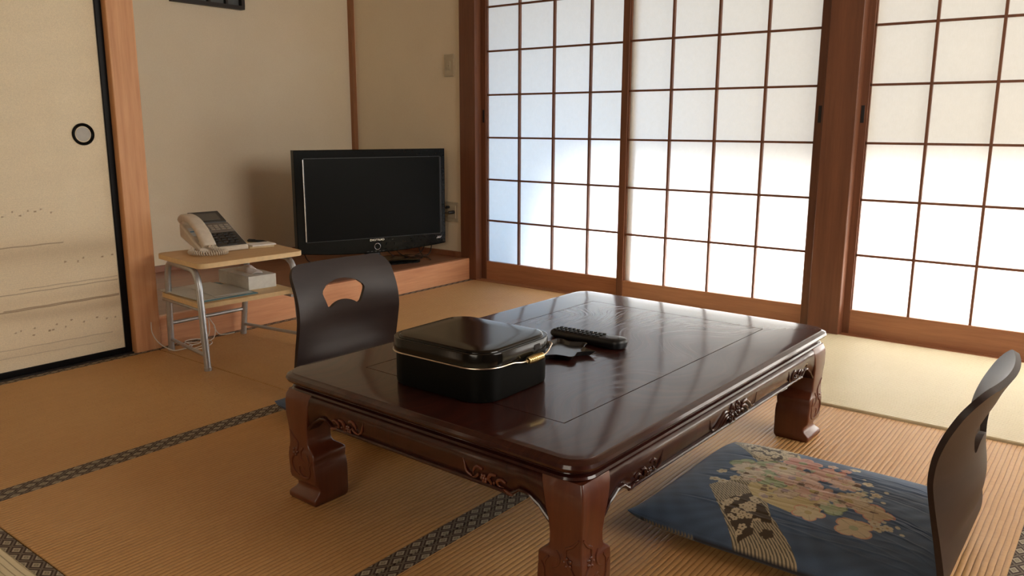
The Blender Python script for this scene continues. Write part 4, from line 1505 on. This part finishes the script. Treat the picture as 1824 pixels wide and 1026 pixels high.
def slope_box(x0, x1, y0, y1, h0, h1, mat, name, parent, bevel=0.0):
    def z(y, h):
        return sl_(y) + h
    V = [(x0, y0, z(y0, h0)), (x1, y0, z(y0, h0)), (x1, y1, z(y1, h0)), (x0, y1, z(y1, h0)), (x0, y0, z(y0, h1)), (x1, y0, z(y0, h1)), (x1, y1, z(y1, h1)), (x0, y1, z(y1, h1))]
    return MB().add(V, [(0, 3, 2, 1), (4, 5, 6, 7), (0, 1, 5, 4), (1, 2, 6, 5), (2, 3, 7, 6), (3, 0, 4, 7)]).build(name, mat, parent, bevel=bevel)


pan = slope_box(-0.024, 0.091, 0.006, 0.090, 0.0, 0.0025, M['dkgrey'], 'dial_panel', ph, 0.0008)
for r in range(4):
    for c in range(4):
        slope_box(-0.014 + 0.024 * c, 0.000 + 0.024 * c, 0.024 + 0.0155 * r, 0.034 + 0.0155 * r, 0.0025, 0.006, M['black'], 'dial_key', pan, 0.0008)
slope_box(0.02, 0.055, 0.010, 0.019, 0.0025, 0.0055, M['black'], 'dial_key', pan, 0.001)
lp_ = slope_box(-0.024, 0.091, 0.0915, 0.150, 0.0, 0.0025, M['midgrey'], 'line_key_panel', ph, 0.0008)
for r in range(3):
    for c in range(5):
        slope_box(-0.018 + 0.0215 * c, -0.002 + 0.0215 * c, 0.106 + 0.0115 * r, 0.1125 + 0.0115 * r, 0.0025, 0.0045, M['greykey'], 'line_key', lp_, 0.0005)
        slope_box(-0.018 + 0.0215 * c, -0.002 + 0.0215 * c, 0.1128 + 0.0115 * r, 0.1145 + 0.0115 * r, 0.0025, 0.003, M['black'], 'key_dark_edge', lp_)  # dark top edge of each line key
dp = slope_box(-0.034, 0.089, 0.152, 0.222, -0.006, 0.006, M['dkgrey'], 'display_head', ph, 0.002)
slope_box(-0.018, 0.072, 0.163, 0.207, 0.006, 0.0068, M['lcd'], 'display_glass', dp)
wedge(0.0, 0.07, 0.155, 0.20, 0.001, 0.001, sl_(0.14), sl_(0.14) - 0.01, M['dkgrey'], 'rear_prop', 0.003)
o = MB().add([(-0.082, 0.075, sl_(0.075) + 0.0045), (-0.038, 0.075, sl_(0.075) + 0.0045), (-0.038, 0.125, sl_(0.125) + 0.0045), (-0.082, 0.125, sl_(0.125) + 0.0045),
              (-0.082, 0.075, sl_(0.075) + 0.006), (-0.038, 0.075, sl_(0.075) + 0.006), (-0.038, 0.125, sl_(0.125) + 0.006), (-0.082, 0.125, sl_(0.125) + 0.006)],
             [(0, 3, 2, 1), (4, 5, 6, 7), (0, 1, 5, 4), (1, 2, 6, 5), (2, 3, 7, 6), (3, 0, 4, 7)]).build('label_card', M['beige_d'], ph)
MB().add([(-0.082, 0.098, sl_(0.098) + 0.0063), (-0.038, 0.098, sl_(0.098) + 0.0063), (-0.038, 0.105, sl_(0.105) + 0.0063), (-0.082, 0.105, sl_(0.105) + 0.0063)], [(0, 1, 2, 3)]).build('blue_stripe', M['blue'], o)
# handset: arched bar with ear and mouth pieces
hs = MB()
pth = spline([(-0.060, 0.002, 0.026), (-0.060, 0.014, 0.044), (-0.060, 0.050, 0.078), (-0.060, 0.100, 0.108), (-0.060, 0.150, 0.120), (-0.060, 0.178, 0.118), (-0.060, 0.190, 0.106)], 6)
nP = len(pth)
rs = []
for i in range(nP):
    t = i / (nP - 1)
    rs.append(0.0165 + 0.006 * (abs(2 * t - 1) ** 2.2) * (1 if 0.03 < t < 0.97 else 0.7))
lo = []
for i, p in enumerate(pth):
    d = (pth[min(i + 1, nP - 1)] - pth[max(i - 1, 0)]).normalized()
    nrm = Vector((1, 0, 0)).cross(d).normalized()
    w1 = 0.0255
    h1 = rs[i] * 0.75
    lp = rrect(-w1, w1, -h1, h1, min(h1 * 0.85, 0.011), 4)
    lo.append([p + Vector((1, 0, 0)) * a + nrm * b for a, b in lp])
hs.loft(lo)
hs.ball((-0.060, 0.030, 0.036), (0.024, 0.020, 0.014), 14, 8)
hs.ball((-0.060, 0.166, 0.098), (0.024, 0.022, 0.016), 14, 8)
hso = hs.build('handset', M['beige'], ph, smooth=True)
# coiled cord
cp = spline([(-0.060, -0.002, 0.028), (-0.040, -0.022, 0.016), (-0.022, -0.050, 0.0115), (-0.045, -0.075, 0.0115), (-0.085, -0.065, 0.0115), (-0.118, -0.030, 0.0115), (-0.128, 0.010, 0.0115), (-0.108, 0.040, 0.0115), (-0.098, 0.05, 0.014)], 30)
hel = []
turns = 46
for i in range(len(cp) - 1):
    for k in range(4):
        t = (i + k / 4) / (len(cp) - 1)
        p = cp[i].lerp(cp[i + 1], k / 4)
        d = (cp[i + 1] - cp[i]).normalized()
        a = Vector((0, 0, 1)) - d * d.z
        a.normalize()
        b = d.cross(a)
        th = 2 * PI * turns * t
        hel.append(p + (a * math.cos(th) + b * math.sin(th)) * 0.0068)
MB().tube(hel, 0.0023, 6).build('coiled_cord', M['beige'], ph, smooth=True)

# ------------------------------------------------------------------ things on the cart
o = MB().loft([rrect(-0.050, 0.050, -0.075, 0.075, 0.004, 3, 0.0), rrect(-0.050, 0.050, -0.075, 0.075, 0.004, 3, 0.008)]).build('memo_tray', M['tanpad'], bevel=0.0008)
o.location = (1.868, 2.735, CTZ)
o.rotation_euler = (0, 0, math.radians(-14))
tag(o, 'tan memo holder lying on the cart top under the white pad', 'memo holder')
o = MB()
for k in range(3):
    o.box(-0.048 + 0.0005 * k, 0.048 - 0.0003 * k, -0.036, 0.036, 0.0018 * k, 0.0018 * k + 0.0016)
o = o.build('memo_pad', M['white'])
o.location = (1.862, 2.690, CTZ + 0.008)
o.rotation_euler = (0, 0, math.radians(-10))
tag(o, 'stack of white memo sheets beside the telephone', 'memo pad')
pn = empty('ballpoint_pen', (1.893, 2.752, CTZ + 0.0135), math.radians(-68))
tag(pn, 'black ballpoint pen lying behind the white memo sheets', 'pen')
MB().tube([(-0.045, 0, 0), (-0.042, 0, 0), (0.025, 0, 0), (0.042, 0, 0)], [0.003, 0.0050, 0.0050, 0.001], 10).build('barrel', M['black'], pn, smooth=True)
MB().box(-0.040, -0.01, -0.0012, 0.0012, 0.004, 0.0068).build('pocket_clip', M['black'], pn)

tbx = empty('tissue_box', (1.833, 2.750, SHZ), math.radians(-6))
tag(tbx, 'white tissue box with a tissue pulled out on the lower cart shelf', 'tissue box')
MB().box(-0.058, 0.058, -0.122, 0.118, 0.0, 0.052).build('carton', M['cardboard'], tbx, bevel=0.0015)
ts = MB()
rw_ = random.Random(5)
grid = []
NU, NV = 22, 12
for j in range(NV + 1):
    row = []
    for i in range(NU + 1):
        u = i / NU
        v = j / NV
        x = -0.020 + 0.040 * v + 0.010 * math.sin(u * 9 + v * 3) * v + (0.020 * math.sin(u * PI * 4.2)) * v
        y = -0.080 + 0.150 * u
        z = 0.050 + 0.024 * math.sin(PI * v) * (0.72 + 0.28 * math.sin(u * 17.0 + 5 * v + 1.0)) * math.sin(PI * min(1, max(0, 0.08 + 0.84 * u)))
        row.append((x, y, z + 0.002))
    grid.append(row)
V = [p for r in grid for p in r]
F = [(j * (NU + 1) + i, j * (NU + 1) + i + 1, (j + 1) * (NU + 1) + i + 1, (j + 1) * (NU + 1) + i) for j in range(NV) for i in range(NU)]
ts.add(V, F)
o = ts.build('tissue', M['tissue'], tbx, smooth=True)
so = o.modifiers.new('s', 'SOLIDIFY')
so.thickness = 0.0008

fo = MB().box(-0.108, 0.108, -0.152, 0.152, 0.0, 0.003).build('teal_folder', M['teal'])
fo.location = (1.655, 2.722, SHZ)
fo.rotation_euler = (0, 0, math.radians(-4))
tag(fo, 'thin teal folder lying lowest on the lower cart shelf', 'folder')
gs = MB().box(-0.105, 0.105, -0.150, 0.150, 0.0, 0.002).build('laminated_sheet', M['greysheet'])
gs.location = (1.642, 2.735, SHZ + 0.003)
gs.rotation_euler = (0, 0, math.radians(-2))
tag(gs, 'pale grey laminated sheet lying on the teal folder', 'sheet')
gs = MB().box(-0.070, 0.070, -0.10, 0.10, 0.0, 0.002).build('booklet', M['greysheet'])
gs.location = (1.685, 2.70, SHZ + 0.005)
gs.rotation_euler = (0, 0, math.radians(-8))
tag(gs, 'smaller pale booklet on top of the laminated sheet beside the tissue box', 'booklet')

# white telephone lead in a loose tangle
cd = MB()
zf = 0.0022
loops_ = [
    [(1.70, 2.895, 0.20), (1.72, 2.89, 0.12), (1.745, 2.885, 0.075), (1.76, 2.88, 0.04), (1.74, 2.86, 0.008), (1.70, 2.84, zf), (1.64, 2.80, zf), (1.60, 2.80, zf), (1.585, 2.83, 0.012), (1.62, 2.85, 0.014), (1.68, 2.84, zf)],
    [(1.68, 2.84, zf), (1.72, 2.86, 0.03), (1.735, 2.885, 0.08), (1.72, 2.89, 0.10), (1.70, 2.885, 0.075), (1.69, 2.87, 0.03), (1.66, 2.83, 0.008), (1.61, 2.82, 0.010), (1.59, 2.79, 0.006), (1.63, 2.77, zf), (1.69, 2.80, zf), (1.71, 2.84, 0.004), (1.66, 2.85, 0.02), (1.61, 2.85, 0.020), (1.63, 2.83, 0.006)],
    [(1.63, 2.83, 0.006), (1.60, 2.80, 0.008), (1.575, 2.81, 0.004), (1.54, 2.82, 0.006), (1.515, 2.86, 0.03), (1.50, 2.88, 0.07), (1.505, 2.893, 0.11)],
    [(1.755, 2.88, 0.045), (1.78, 2.885, 0.01), (1.82, 2.885, zf), (1.85, 2.885, zf)]]
for l_ in loops_:
    cd.tube(spline(l_, 8), 0.0021, 8)
tag(cd.build('telephone_lead', M['cordw'], smooth=True), 'white telephone lead lying tangled on the floor behind the cart', 'cable')
